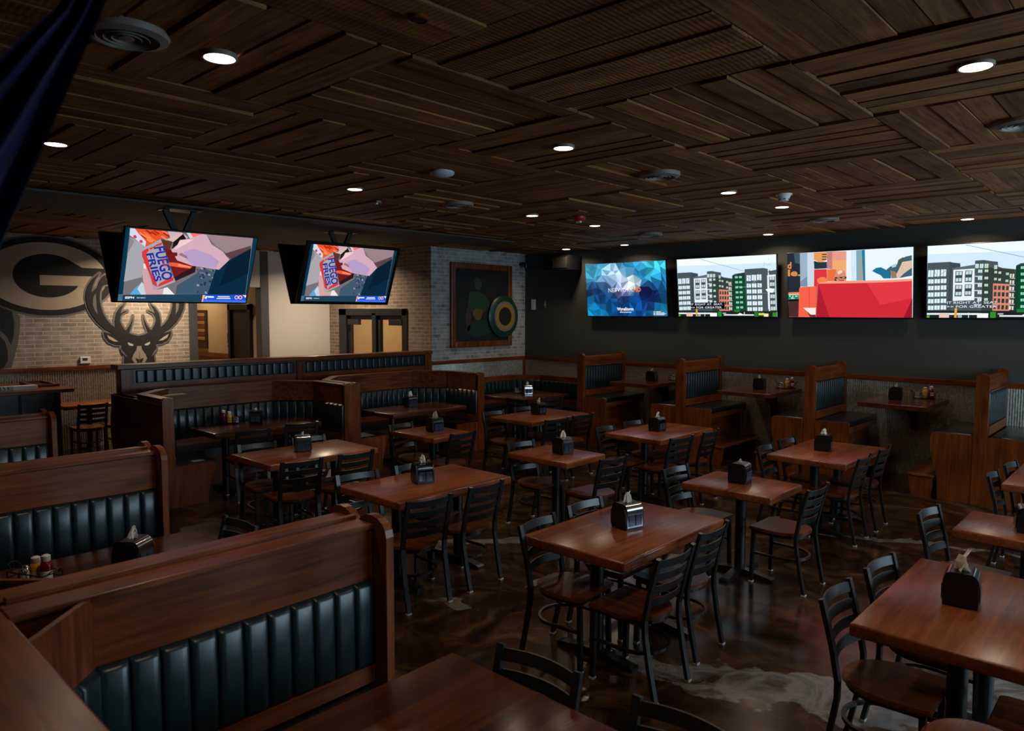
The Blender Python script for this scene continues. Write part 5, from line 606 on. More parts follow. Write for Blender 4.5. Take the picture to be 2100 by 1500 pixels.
# ------------------------------------------------------------------ ladder-back chairs
def make_chair():
    t = thing('dining_chair', 'x', 'chair', (0, 0, 0), 0, 'black ladder-back chairs')
    pts = [(-.2, .17), (-.185, .2), (.185, .2), (.2, .17), (.205, .0)]+arc(0, -.02, .205, 0, -180, 14, .195)[1:]
    bm = prism(BM(), pts, 'z', .432, .458)
    bmesh.ops.bevel(bm, geom=[e for e in bm.edges if abs(e.verts[0].co.z-e.verts[1].co.z) < 1e-6], offset=.006, segments=2, affect='EDGES')
    obj('seat', bm, M['seatwood'], t, True)
    ring = [(-.17, .165)]+[(p[0], p[1]) for p in arc(0, -.02, .175, 180, 360, 12, .17)]+[(.17, .165)]
    obj('seat_frame', sweep(BM(), [(a, b_, .42) for a, b_ in ring], .011, .011, closed=True), M['metal'], t)
    ring2 = [(-.172, .165)]+[(p[0], p[1]) for p in arc(0, -.04, .172, 180, 360, 12, .165)]+[(.172, .165)]
    obj('stretcher', sweep(BM(), [(a, b_, .245) for a, b_ in ring2], .009, .009), M['metal'], t)
    for s in (-1, 1):
        path = [(s*.18, -.255, .012), (s*.182, -.215, .2), (s*.183, -.185, .38), (s*.184, -.185, .46), (s*.184, -.215, .62), (s*.184, -.268, .826)]
        g = obj('back_leg', sweep(BM(), path, .017, .011, up=(0, 1, 0)), M['metal'], t)
        obj('glide', B(s*.18-.019, s*.18+.019, -.271, -.24, 0, .014, .003), M['glide'], g)
        g = obj('leg', sweep(BM(), [(s*.172, .175, .012), (s*.170, .165, .425)], .014, .014, up=(0, 1, 0)), M['metal'], t)
        obj('glide', B(s*.172-.017, s*.172+.017, .158, .192, 0, .014, .003), M['glide'], g)
    for z, y in ((.79, -.259), (.712, -.239), (.636, -.219), (.56, -.2)):
        p = [(.172*k/8, y-.034*(1-(k/8)**2), z) for k in range(-8, 9)]
        bm = BM(); prev = None
        for (x, yy, zz) in p:
            sl = .006
            cur = [bm.verts.new(v) for v in ((x, yy-.004-sl, zz+.024), (x, yy+.004-sl, zz+.024), (x, yy+.004+sl, zz-.024), (x, yy-.004+sl, zz-.024))]
            if prev:
                for k in range(4): bm.faces.new((prev[k], prev[(k+1) % 4], cur[(k+1) % 4], cur[k]))
            else: bm.faces.new(cur)
            prev = cur
        bm.faces.new(prev[::-1])
        obj('slat', bm, M['metal'], t, True)
    return t
chair0 = make_chair(); placed = [0]
def chair(x, y, face, label):
    """x, y = middle of the backrest's top edge on the floor plan; face = degrees the sitter looks towards (0 = +x)"""
    a = math.radians(face); rz = a-PI/2
    loc = (x+math.cos(a)*.268, y+math.sin(a)*.268, 0)
    if not placed[0]:
        placed[0] = 1; chair0.location = loc; chair0.rotation_euler = (0, 0, rz); chair0['label'] = label
        return chair0
    return dup(chair0, label, loc, rz)
BS, WS = 'booth side', 'window side'
K = lambda side, end, t_: 'black ladder-back chair on %s, %s end, of %s' % (side, end, TN[t_][0]) if end else 'black ladder-back chair on the %s of %s' % (side, TN[t_][0])
CH = [('Bf', WS, 'near', -2.01, 3.52, 180), ('Bf', WS, 'far', -2.08, 4.1, 182), ('Bf', BS, 'near', -3.0, 3.47, 6), ('Bf', BS, 'far', -3.05, 4.04, 0),
      ('Cf', WS, 'near', -3.91, 3.35, 174), ('Cf', WS, 'far', -3.92, 3.94, 183), ('Cf', BS, 'near', -4.98, 3.47, -6), ('Cf', BS, 'far', -4.95, 4.03, 0),
      ('Df', WS, 'near', -5.76, 3.43, 172), ('Df', WS, 'far', -5.72, 3.99, 180), ('Df', BS, 'near', -6.86, 3.57, -8), ('Df', BS, 'far', -6.84, 4.15, 0),
      ('Cm', BS, '', -4.98, 5.49, -3), ('Cm', WS, '', -3.8, 5.49, 175), ('Dm', BS, '', -6.86, 5.41, 6), ('Dm', WS, '', -5.82, 5.48, 181),
      ('Bm', BS, '', -3.18, 5.51, -2), ('Bm', WS, '', -2.0, 5.63, 178), ('Am', BS, '', -1.215, 5.49, -5),
      ('Af', BS, 'near', -1.17, 3.57, 0), ('Af', BS, 'far', -1.14, 4.15, -4),
      ('Ab', BS, 'near', -1.115, 7.14, 0), ('Ab', BS, 'far', -1.08, 7.75, -4),
      ('Db', BS, 'near', -6.84, 6.98, -3), ('Db', BS, 'far', -6.85, 7.6, 0), ('Db', WS, 'near', -5.74, 7.03, 172), ('Db', WS, 'far', -5.74, 7.57, 175),
      ('Cb', BS, 'near', -4.95, 6.94, 2), ('Cb', BS, 'far', -4.97, 7.55, -4), ('Cb', WS, 'near', -3.91, 6.92, 172), ('Cb', WS, 'far', -3.88, 7.52, 183),
      ('Bb', BS, 'near', -3.05, 7.05, 2), ('Bb', BS, 'far', -3.05, 7.6, -3), ('Bb', WS, 'near', -2.12, 7.15, 181), ('Bb', WS, 'far', -2.12, 7.77, 182)]
for tk, sd, en, x, y, fc in CH: chair(x, y, fc, K(sd, en, tk))
chair(-7.69, 3.97, 172, 'black ladder-back chair at the bottle table of the U-booth, near the mural end')
chair(-7.75, 4.62, 165, 'black ladder-back chair at the bottle table of the U-booth, farther end')
chair(-7.55, 8.25, 100, 'black ladder-back chair facing the low corner booth table, booth post side')
chair(-7.28, 8.8, 165, 'black ladder-back chair facing the low corner booth table, window side')
chair(-1.76, 2.05, -86, 'black chair at the end of the nearest booth table, beside the scroll board')
chair(-1.14, 2.08, -88, 'black chair at the nearest booth table, cut by the bottom edge')
chair(-4.35, 2.14, -88, 'black chair at the end of the booth table with mustard bottle')
chair(-.05, 3.58, 180, 'black ladder-back chair on the window side of the front-row fourth table, sunlit seat')

# round wooden stool at the bottom right corner
t = thing('bar_stool', 'round dark wooden stool seat at the bottom right corner', 'stool', (-.42, 2.69, .105))
obj('seat', lathe(BM(), [(0, .60), (.15, .60), (.165, .615), (.165, .635), (.15, .65), (.1, .655), (0, .655)], 32), M['seatwood'], t, True)
for k in range(4):
    a = PI/4+k*PI/2; obj('leg', sweep(BM(), [(.15*math.cos(a), .15*math.sin(a), -.105), (.11*math.cos(a), .11*math.sin(a), .60)], .012, .012, seg=10), M['metal'], t)
obj('footring', sweep(BM(), [(.135*math.cos(2*PI*k/24), .135*math.sin(2*PI*k/24), .24) for k in range(24)], .008, .008, seg=8, closed=True), M['metal'], t)

# ------------------------------------------------------------------ napkin dispensers
def napkin_bm(seed):
    r = random.Random(seed); bm = BM()
    for k in range(4):
        a = r.uniform(0, 2*PI); w = r.uniform(.02, .035); hgt = r.uniform(.035, .075)
        dx, dy = math.cos(a), math.sin(a); lean = r.uniform(-.02, .02)
        rows = []
        for i in range(4):
            z = hgt*i/3; ww = w*(1-.75*(i/3)**1.6); wob = r.uniform(-.006, .006)
            rows.append([bm.verts.new((dx*s*ww-dy*(wob+lean*i/3+.008*math.cos(s*2+k))+r.uniform(-.002, .002), dy*s*ww+dx*(wob+lean*i/3+.008*math.cos(s*2+k)), z+r.uniform(0, .006))) for s in (-1, -.4, .3, 1)])
        for A_, D_ in zip(rows, rows[1:]):
            for q in range(3): bm.faces.new((A_[q], A_[q+1], D_[q+1], D_[q]))
    bmesh.ops.solidify(bm, geom=bm.faces[:], thickness=.0012)
    return bm
ARCH = [(-.072, 0), (.072, 0), (.074, .03), (.072, .1)]+arc(.032, .118, .04, -10, 88, 6, .046)[1:]+arc(-.032, .118, .04, 92, 190, 6, .046)+[(-.074, .03)]
def make_dispenser():
    t = thing('napkin_dispenser', 'x', 'napkin dispenser', (0, 0, 0), 0, 'napkin dispensers on the tables')
    bm = prism(BM(), ARCH, 'y', -.078, .078)
    bmesh.ops.bevel(bm, geom=[e for e in bm.edges if abs(e.verts[0].co.y-e.verts[1].co.y) < 1e-6], offset=.008, segments=2, affect='EDGES')
    obj('body', bm, M['black'], t, True)
    for s in (1, -1):
        prof = [(.0765, .014), (.0775, .04), (.0755, .1)]+arc(.034, .119, .042, -10, 70, 5, .047)[1:]
        bm = BM(); rows = [[bm.verts.new((s*a, y, b_)) for a, b_ in prof] for y in (-.066, .066)]
        for k in range(len(prof)-1): bm.faces.new((rows[0][k], rows[0][k+1], rows[1][k+1], rows[1][k]))
        bmesh.ops.solidify(bm, geom=bm.faces[:], thickness=.003)
        f = obj('face_plate', bm, M['chrome'], t, True)
        for y0 in (-.056, .003): obj('window', B(*sorted((s*.0778, s*.081)), y0, y0+.053, .025, .098, .001), M['smoke'], f)
    obj('napkin', napkin_bm(1), M['napkin'], t).location = (0, 0, .158)
    return t
disp0 = make_dispenser(); nd = [0]
NAP = [bpy.data.meshes.new('napkin_fold_%d' % k) for k in range(5)]
for k, me in enumerate(NAP): b_ = napkin_bm(20+k); b_.to_mesh(me); b_.free(); me.materials.append(M['napkin'])
def dispenser(x, y, z, rz, label, nap=True, big=1.):
    if not nd[0]: r = disp0; r.location = (x, y, z); r.rotation_euler = (0, 0, math.radians(rz)); r['label'] = label
    else: r = dup(disp0, label, (x, y, z), math.radians(rz))
    nd[0] += 1
    for c in r.children:
        if c.name.startswith('napkin'):
            c.data = NAP[nd[0] % 5]; c.rotation_euler = (0, 0, nd[0]*1.3); c.scale = (big, big, big if nap else .35)
    return r
for tk, x, y, rz, bg in (('Bf', -2.6, 3.91, -14, 1.), ('Af', -.72, 3.97, 6, 1.45), ('Bm', -2.63, 5.61, 4, .5), ('Bb', -2.64, 7.53, 10, 1.), ('Cb', -4.53, 7.42, -4, 1.), ('Cm', -4.46, 5.55, -6, 1.), ('Db', -6.46, 7.5, -4, 1.), ('Dm', -6.4, 5.56, -6, 1.1), ('Cf', -4.53, 3.8, -20, 1.1), ('Df', -6.44, 3.84, -22, .6), ('Am', -.66, 5.6, 14, .8)):
    dispenser(x, y, .76, rz, 'black napkin dispenser on %s' % TN[tk][0], True, bg)
dispenser(-8.5, 4.42, .76, -32, 'black napkin dispenser on the U-booth table with ketchup and mustard', True, .6)
dispenser(-8.38, 6.8, .76, -4, 'black napkin dispenser on the U-booth table before the double doors')
dispenser(-8.2, 9.22, .76, -30, 'napkin dispenser on the low corner booth table, bluish reflection in it')
dispenser(-4.13, 1.42, .76, 38, 'dark napkin dispenser with brown napkin beside the mustard bottle, left booth')
dispenser(-1.12, 1.47, .76, 20, 'napkin dispenser whose white tip shows at the bottom edge', True, 1.3)
dispenser(-2.66, 10.1, 1.06, 8, 'black napkin dispenser on high wall table below red screen', True, .7)
dispenser(-4.47, 10.1, 1.06, 6, 'black napkin dispenser on high wall table below apartment screen', True, .7)
dispenser(-6.28, 10.1, 1.06, 6, 'black napkin dispenser on high wall table nearest the brick wall', True, .7)

# ------------------------------------------------------------------ condiments
def make_bottle(kind):
    t = thing(kind+'_bottle', 'x', 'sauce bottle', (0, 0, 0), 0, 'sauce bottles on booth tables')
    hgt = .135 if kind == 'ketchup' else .118; r = .03
    obj('body', lathe(BM(), [(0, 0), (r*.9, 0), (r, .01), (r*1.02, hgt*.3), (r*.93, hgt*.55), (r, hgt*.75), (r*.8, hgt*.92), (.014, hgt), (0, hgt)], 20), M[kind], t, True)
    obj('cap', lathe(BM(), [(.019, hgt-.006), (.021, hgt), (.021, hgt+.022), (.012, hgt+.028), (0, hgt+.028)], 18), M['white'], t, True)
    bm = BM(); n = 8; prev = None
    for i in range(n+1):
        a = math.radians(-60+120*i/n); cur = (bm.verts.new((r*1.035*math.cos(a), r*1.035*math.sin(a), hgt*.25)), bm.verts.new((r*1.035*math.cos(a), r*1.035*math.sin(a), hgt*.62)))
        if prev: bm.faces.new((prev[0], cur[0], cur[1], prev[1]))
        prev = cur
    obj('paper_label', bm, M['paperlabel'] if kind == 'mustard' else M['white'], t)
    return t
def make_caddy():
    t = thing('wire_caddy', 'x', 'caddy', (0, 0, 0), 0, 'wire condiment caddies')
    bm = BM()
    for z in (.012, .045, .075): sweep(bm, [(-.12, -.055, z), (.12, -.055, z), (.12, .055, z), (-.12, .055, z)], .0025, .0025, closed=True, up=(0, 0, 1))
    for x in (-.12, -.04, .04, .12):
        for y in (-.055, .055): sweep(bm, [(x, y, .0), (x, y, .077)], .0025, .0025)
    for y in (-.04, 0, .04): sweep(bm, [(-.12, y, .004), (.12, y, .004)], .0025, .0025)
    obj('basket', bm, M['black'], t)
    for s in (-1, 1): obj('handle', sweep(BM(), [(s*.12, -.03, .075), (s*.15, -.025, .1), (s*.16, 0, .105), (s*.15, .025, .1), (s*.12, .03, .075)], .003, .003, seg=6), M['black'], t)
    return t
def make_shaker():
    t = thing('glass_shaker', 'x', 'shaker', (0, 0, 0), 0, 'salt and pepper shakers')
    obj('jar', lathe(BM(), [(0, 0), (.02, 0), (.021, .01), (.017, .05), (.019, .06), (0, .06)], 12), M['glass'], t, True)
    obj('lid', lathe(BM(), [(.0195, .058), (.0195, .07), (.012, .08), (0, .081)], 12), M['chrome'], t, True)
    return t
protos = {}
def put(kind, x, y, z, rz, label):
    if kind not in protos:
        r = protos[kind] = {'ketchup': lambda: make_bottle('ketchup'), 'mustard': lambda: make_bottle('mustard'), 'caddy': make_caddy, 'shaker': make_shaker}[kind]()
        r.location = (x, y, z); r.rotation_euler = (0, 0, math.radians(rz)); r['label'] = label; return r
    return dup(protos[kind], label, (x, y, z), math.radians(rz))
def set_(x, y, z, rz, where, only=('ketchup', 'mustard', 'shaker', 'shaker')):
    a = math.radians(rz); R_ = lambda u, v: (x+u*math.cos(a)-v*math.sin(a), y+u*math.sin(a)+v*math.cos(a))
    put('caddy', x, y, z, rz, 'black wire condiment caddy on %s' % where)
    sl = {'ketchup': (.08, .0), 'mustard': (.01, .0)}; sh = [(-.05, -.025), (-.09, .02)]; wh = ['nearer the bottles', 'at the end']; k = 0
    for nm in only:
        if nm == 'shaker':
            px, py = R_(*sh[k]); put(nm, px, py, z+.006, rz, 'small glass shaker in caddy %s, on %s' % (wh[k], where)); k += 1
        else:
            px, py = R_(*sl[nm]); put(nm, px, py, z+.006, rz-40, '%s bottle with white cap in the caddy on %s' % ('red ketchup' if nm == 'ketchup' else 'yellow mustard', where))
set_(-8.72, 4.19, .76, -130, 'the U-booth table')
set_(-4.22, .98, .76, 25, 'the left booth table')
set_(-2.42, 10.45, 1.06, 5, 'the wall table below red screen')
set_(-4.22, 10.45, 1.06, 5, 'the wall table below apartment screen')
set_(-6.02, 10.45, 1.06, 5, 'the wall table nearest the brick')
set_(-8.42, 9.3, .76, 40, 'the low corner booth table', ('shaker', 'shaker'))
# ------------------------------------------------------------------ screens
def glyphs(txt, bold=0.):
    cu = bpy.data.curves.new('t', 'FONT'); cu.body = txt; cu.offset = bold; cu.resolution_u = 3
    o = bpy.data.objects.new('t', cu); C.objects.link(o); dg = bpy.context.evaluated_depsgraph_get(); dg.update()
    me = o.evaluated_get(dg).to_mesh(); V = [(v.co.x, v.co.y) for v in me.vertices]; F = [tuple(p.vertices) for p in me.polygons]
    o.evaluated_get(dg).to_mesh_clear(); bpy.data.objects.remove(o); bpy.data.curves.remove(cu)
    xs = [v[0] for v in V]; w = max(xs)-min(xs); x0 = min(xs)
    return [((x-x0)/w, y/.7) for x, y in V], F
def text_polys(txt, colr, o, dx, dy, bold=.0):
    V, F = glyphs(txt, bold)
    return [(colr, [(o[0]+V[i][0]*dx[0]+V[i][1]*dy[0], o[1]+V[i][0]*dx[1]+V[i][1]*dy[1]) for i in f], 1) for f in F]
def polygon_screen():
    r = random.Random(5); nx, ny = 13, 8; out = []
    P = [[(min(1, max(0, (i+(r.uniform(-.38, .38) if 0 < i < nx else 0))/nx)), min(1, max(0, (j+(r.uniform(-.38, .38) if 0 < j < ny else 0))/ny))) for i in range(nx+1)] for j in range(ny+1)]
    blobs = [(.08, .05, (70, 170, 205), .25), (.35, .3, (165, 195, 225), .2), (.5, .36, (200, 205, 232), .16), (.62, .38, (185, 205, 190), .09), (.85, .1, (60, 185, 215), .22), (.55, .03, (40, 130, 175), .15), (.12, .55, (22, 40, 80), .17), (.3, .45, (30, 60, 110), .14), (.82, .62, (16, 22, 68), .2), (.95, .4, (25, 105, 165), .16), (.45, .6, (95, 75, 125), .1), (.35, .75, (12, 66, 125), .2), (.1, .88, (20, 120, 170), .22), (.6, .85, (14, 80, 150), .2), (.95, .92, (30, 140, 190), .18), (.2, .7, (16, 70, 130), .15), (.7, .2, (25, 95, 150), .1), (.48, .72, (20, 30, 75), .1)]
    def colf(u, v):
        ws = [(math.exp(-((u-a)**2+((v-b_)*.6)**2)/(2*(s*.42)**2)), c) for a, b_, c, s in blobs]; t = sum(w for w, _ in ws)+1e-9
        return tuple(sum(w*c[k] for w, c in ws)/t for k in range(3))
    for j in range(ny):
        for i in range(nx):
            a, b_, c, d = P[j][i], P[j][i+1], P[j+1][i+1], P[j+1][i]
            for tri in (((a, b_, c), (a, c, d)) if r.random() < .5 else ((a, b_, d), (b_, c, d))):
                u = sum(p[0] for p in tri)/3; v = sum(p[1] for p in tri)/3; k = r.uniform(.72, 1.28)
                out.append((tuple(min(255, x*k) for x in colf(u, v)), list(tri), 0))
    W_ = (245, 245, 250)
    out += text_polys('NETWORK', W_, (.292, .548), (.31, -.006), (0, -.08), -.01)
    out += text_polys('HD', (238, 120, 60), (.606, .545), (.092, 0), (0, -.075), .03)
    out += text_polys('WyreStorm', W_, (.39, .893), (.207, 0), (0, -.055), .03)
    out.append((W_, [(.423, .922), (.569, .922), (.569, .932), (.423, .932)], 1))
    for k, (a, b_) in enumerate(((.838, .925), (.838, .965), (.838, .985), (.838, .965))):
        y = .912+k*.019; out.append((W_, [(a, y), (a+.02, y), (a+.02, y+.009), (a, y+.009)], 1)); out.append((W_, [(a+.03, y), (b_, y), (b_, y+.009), (a+.03, y+.009)], 1))
    return out
def hands_screen():
    o = [(c, p, 1) for c, p in PIC_HANDS]; bl = (38, 42, 150)
    o += text_polys('FUEGO', bl, (.205, .232), (.098, .462), (.072, -.03), .03)
    o += text_polys('FRIES', bl, (.155, .325), (.09, .39), (.048, -.02), .03)
    o += text_polys("Wendy's", (214, 40, 45), (.268, .375), (.036, .145), (.022, -.006), .0)
    o += text_polys('ESPN', (240, 240, 245), (.046, .957), (.062, 0), (0, -.028), .03)
    o += text_polys('TOP NEWS |', (235, 235, 240), (.124, .95), (.066, 0), (0, -.017), .0)
    return o
def city_screen(boxed):
    o = [(c, p, 1) for c, p in PIC_CITY]; w = (235, 240, 250)
    if boxed: o.append(((8, 10, 22), [(.138, .757), (.495, .757), (.495, .868), (.138, .868)], 1))
    else:
        for dx in (-.002, .002): o += text_polys('IT RIGHT AT. SEAT.', (30, 40, 70), (.142+dx, .806), (.335, 0), (0, -.035), .01); o += text_polys('>> FOR GREATER', (30, 40, 70), (.142+dx, .86), (.325, 0), (0, -.035), .01)
    o += text_polys('IT RIGHT AT. SEAT.', w, (.142, .804), (.335, 0), (0, -.033), .0)
    o += text_polys('>> FOR GREATER', w, (.142, .858), (.325, 0), (0, -.033), .0)
    return o
def booth_screen():
    o = [(c, p, 1) for c, p in PIC_BOOTH]
    o += text_polys('le.', (224, 140, 70), (.002, .35), (.108, 0), (0, -.1), .03)
    o += text_polys('d', (224, 140, 70), (.0, .232), (.034, 0), (0, -.1), .03)
    return o
PIX = {}
def picture(kind, W_, Hh):
    if kind in PIX: return PIX[kind]
    polys = {'poly': polygon_screen, 'hands': hands_screen, 'city': lambda: city_screen(True), 'city2': lambda: city_screen(False), 'red': booth_screen}[kind]()
    step = min(.0004, .022/max(1, sum(q[2] for q in polys)/ (8 if kind == 'poly' else 1))); text = kind == 'poly'
    me = bpy.data.meshes.new('screen_picture'); bm = BM(); ca = bm.loops.layers.float_color.new('pic'); lay = 0
    for c, pts, up in polys:
        lay = (2 if up else 0) if text else lay+up
        q = []
        for p in pts:
            if not q or (abs(p[0]-q[-1][0])+abs(p[1]-q[-1][1])) > 1e-5: q.append(p)
        if len(q) < 3: continue
        try: f = bm.faces.new([bm.verts.new(((u-.5)*W_, -step*lay, (.5-v)*Hh)) for u, v in q])
        except ValueError: continue
        f.normal_update()
        if f.normal.y > 0: f.normal_flip()
        for l in f.loops: l[ca] = lin(*[max(0, min(255, x)) for x in c])
    bm.to_mesh(me); bm.free(); me.materials.append(M['screen']); PIX[kind] = me
    return me
def tv(loc, rz, tilt, w, kind, label, arms=None, group=None):
    h = w*9/16; t = thing('television', label, 'television', loc, 0, group); t.rotation_euler = (math.radians(tilt), 0, math.radians(rz))
    bz = .012
    obj('housing', B(-w/2-bz, w/2+bz, .0, .035, -h/2-bz-.008, h/2+bz, .006), M['black'], t)
    obj('rear_shell', B(-w/2+.2, w/2-.2, .035, .065, -h/2+.06, h/2-.25, .012), M['black'], t)
    s = bpy.data.objects.new('screen_picture', picture(kind, w, h)) if kind else None
    if s:
        C.objects.link(s); s.parent = t; s.location = (0, -.002, 0)
    else: obj('blank_screen', B(-w/2, w/2, -.003, .0, -h/2, h/2), M['smoke'], t)
    obj('logo_badge', B(-.012, .012, -.006, .0, -h/2-bz-.006, -h/2-bz+.004), M['chrome'], t)
    return t
G_W = 'row of screens on the dark wall'
for x, kd, lb in ((-7.13, 'poly', 'wall screen showing blue polygons, nearest the brick wall'), (-5.27, 'city', 'wall screen showing apartment buildings with boxed captions'), (-3.45, 'red', 'wall screen showing a man peeking over a red booth'), (-1.64, 'city2', 'wall screen at the right edge showing apartment buildings, unboxed captions')):
    t = tv((x, 10.545, 2.567), 0, 6.6, 1.645, kd, lb, group=G_W)
    obj('wall_bracket', B(-.3, .3, .06, .09, -.25, .2), M['metal'], t); obj('bracket_arm', B(-.2, .2, .03, .12, -.38, -.3), M['metal'], t)
# two pairs of screens hung back to back from the ceiling, leaning apart like a V
def hung_pair(y, x, zc, w, tilt, lab1, lab2):
    h = w*9/16; s, c = math.sin(math.radians(tilt)), math.cos(math.radians(tilt))
    t = tv((x, y, zc), 90, tilt, w, 'hands', lab1, group='screens hanging from the ceiling')
    xb = x-s*h-.16
    t2 = tv((xb, y, zc), -90, tilt, w, None, lab2, group='screens hanging from the ceiling')
    xm = (x+xb)/2
    m = thing('ceiling_mount', 'black V-shaped ceiling mount above the %s' % ('left hanging screen' if y < 5 else 'right hanging screen'), 'mount', (xm, y, 0), 0, 'ceiling mounts')
    for sgn in (-1, 1): obj('arm', sweep(BM(), [(0, sgn*.16, H-.05), (0, sgn*.03, H-.34)], .025, .03), M['dark'], m)
    obj('column', B(-.035, .035, -.04, .04, zc-.2, H-.3), M['black'], m); obj('cross_bar', B(-.16, .16, -.3, .3, zc-.12, zc-.08), M['black'], m); obj('ceiling_plate', B(-.12, .12, -.2, .2, H-.056, H-.045), M['black'], m)
    return t
hung_pair(3.42, -7.95, 2.63, 1.40, 23, 'left hanging screen showing hands with a fries carton', 'blank back-to-back screen behind the left hanging screen')
hung_pair(5.86, -8.5, 2.675, 1.49, 21, 'right hanging screen showing hands with a fries carton, over the doors', 'blank back-to-back screen behind the right hanging screen')

# ------------------------------------------------------------------ painted emblems on the mural wall
def flat(pts, x):
    bm = BM(); return bm, pts
def paint(name, polys, x, mat, parent):
    bm = BM()
    for i, p in enumerate(polys):
        a = [bm.verts.new((x+i*1.5e-5, y, z)) for y, z in p]
        f = bm.faces.new(a); e = bmesh.ops.extrude_face_region(bm, geom=[f])
        for v in e['geom']:
            if isinstance(v, bmesh.types.BMVert): v.co.x = XM+.0005
    return obj(name, bm, mat, parent)
def stroke(polys, w):
    out = []
    for p in polys:
        for a, b_ in zip(p, p[1:]+p[:1]):
            d = Vector((b_[0]-a[0], b_[1]-a[1]))
            if d.length < 1e-6: continue
            n = Vector((-d.y, d.x)).normalized()*w
            out.append([(a[0]+n.x, a[1]+n.y), (b_[0]+n.x, b_[1]+n.y), (b_[0]-n.x, b_[1]-n.y), (a[0]-n.x, a[1]-n.y)])
            out.append([(a[0]+w*math.cos(k*PI/4), a[1]+w*math.sin(k*PI/4)) for k in range(8)])
    return out
ink = plain('mural_black_paint', (.014, .0135, .012), .8, noise=.25); grey = plain('mural_grey_paint', (.16, .15, .135), .8, noise=.1)
cream = plain('mural_cream_paint', (.50, .41, .31), .85, noise=.08); green = plain('mural_dark_green_paint', (.018, .03, .028), .8, noise=.2); eyeg = plain('mural_pale_green_paint', (.45, .55, .42), .7)
ell = lambda cy, cz, ry, rz, n=56: [(cy+ry*math.cos(2*PI*k/n), cz+rz*math.sin(2*PI*k/n)) for k in range(n)]
t = thing('painted_emblem', 'big oval letter G emblem painted on the pale brick wall', 'mural', (0, 0, 0), 0, 'painted emblems on the brick wall')
GC = (3.30, 2.692)
paint('grey_outline', [ell(*GC, .965, .625)], XM+.002, grey, t)
paint('dark_oval', [ell(*GC, .93, .597)], XM+.003, ink, t)
paint('pale_oval', [ell(*GC, .82, .512)], XM+.004, cream, t)
inner = [(y, z) for y, z in ell(3.3, 2.70, .455, .33, 64)]
paint('dark_center', [[(y if y < 3.62 else 3.62+(y-3.62)*1.0, z) for y, z in inner], [(3.55, 2.98), (3.77, 2.842), (4.23, 2.842), (4.23, 2.712), (3.3, 2.712)]], XM+.005, ink, t)
paint('pale_bar', [[(3.19, 2.709), (4.0, 2.709), (3.97, 2.6), (3.86, 2.50), (3.74, 2.556), (3.19, 2.556)]], XM+.006, cream, t)
t = thing('painted_emblem', 'black stag head emblem with big antlers painted on pale brick', 'mural', (0, 0, 0), 0, 'painted emblems on the brick wall')
AX = 4.573; mir = lambda p: [(2*AX-y, z) for y, z in p][::-1]
both = lambda k: [STAG[k], mir(STAG[k])]
body = both('beam')+both('tine')+both('head')
paint('grey_outline', stroke(body, .028)+both('cheek'), XM+.008, grey, t)
paint('silhouette', body, XM+.017, ink, t)
paint('antler_gap', both('hole'), XM+.018, grey, t)
paint('ear_patch', both('ear'), XM+.018, cream, t)
paint('muzzle', both('nose'), XM+.018, plain('mural_pale_grey_paint', (.33, .28, .235), .8, noise=.05), t)
paint('nostril', both('nostril'), XM+.019, ink, t)
paint('cheek_line', both('cheek'), XM+.019, grey, t)
paint('eye', both('eye'), XM+.019, eyeg, t)
t = thing('painted_emblem', 'dark green curved emblem with grey outline, cut by the left edge', 'mural', (0, 0, 0), 0, 'painted emblems on the brick wall')
paint('grey_outline', [STAG['third_gray']], XM+.0022, grey, t)
paint('dark_shape', [STAG['third_d1'], STAG['third_d2']], XM+.0032, green, t)
th = thing('thermostat', 'small white thermostat on the pale brick beside the stag', 'thermostat', (XM, 3.76, 1.39))
obj('case', B(0, .03, -.075, .075, -.055, .055, .008), M['white'], th); obj('display', B(.03, .032, -.04, .03, -.005, .035), green, th)

# ------------------------------------------------------------------ framed painting (plain stand-in) on the white brick
t = thing('framed_painting', 'dark abstract painting in brown wooden frame, round green disc on it', 'painting', (-9.56, 9.46, 2.29))
bm = BM(); hw, hh, fw = .79, .765, .11
box(bm, 0, .05, -hw, -hw+fw, -hh, hh, .012); box(bm, 0, .05, hw-fw, hw, -hh, hh, .012); box(bm, 0, .046, -hw+fw, hw-fw, hh-fw, hh, .012); box(bm, 0, .046, -hw+fw, hw-fw, -hh, -hh+fw, .012)
obj('frame', bm, M['booth_z'], t)
cv = plain('dark_canvas', (.004, .0045, .0045), .7, noise=.3); obj('canvas', B(.004, .022, -hw+fw, hw-fw, -hh+fw, hh-fw), cv, t)
def blot(name, pts, x, colr):
    obj(name, prism(BM(), pts, 'x', .022, x), plain(name+'_paint', colr, .55, noise=.5), t)
rb = random.Random(3)
def wob(cy, cz, ry, rz, k=.12, n=28):
    ph = [rb.uniform(0, 6.28) for _ in range(3)]
    return [(cy+ry*math.cos(a)*(1+k*math.sin(3*a+ph[0])+k*.6*math.sin(5*a+ph[1])), cz+rz*math.sin(a)*(1+k*math.sin(2*a+ph[2]))) for a in [2*PI*i/n for i in range(n)]]
blot('green_blot', wob(-.12, .05, .27, .22), .0245, (.012, .05, .02))
blot('dark_green_blot', wob(-.08, -.42, .30, .17), .024, (.006, .035, .02))
blot('gold_blot', wob(-.12, -.16, .12, .12), .0255, (.14, .085, .008))
blot('pale_green_blot', wob(-.12, .40, .09, .12), .0245, (.018, .06, .03))
blot('brown_blot', wob(-.36, -.25, .07, .2), .0240, (.05, .03, .02))
bm = lathe(BM(), [(0, 0), (.395, 0), (.40, .012), (.36, .03), (.28, .045)], 48); d = obj('disc', bm, plain('deep_green_enamel', (.012, .055, .03), .3), t, True); d.rotation_euler = (0, PI/2, 0); d.location = (.05, .535, -.2)
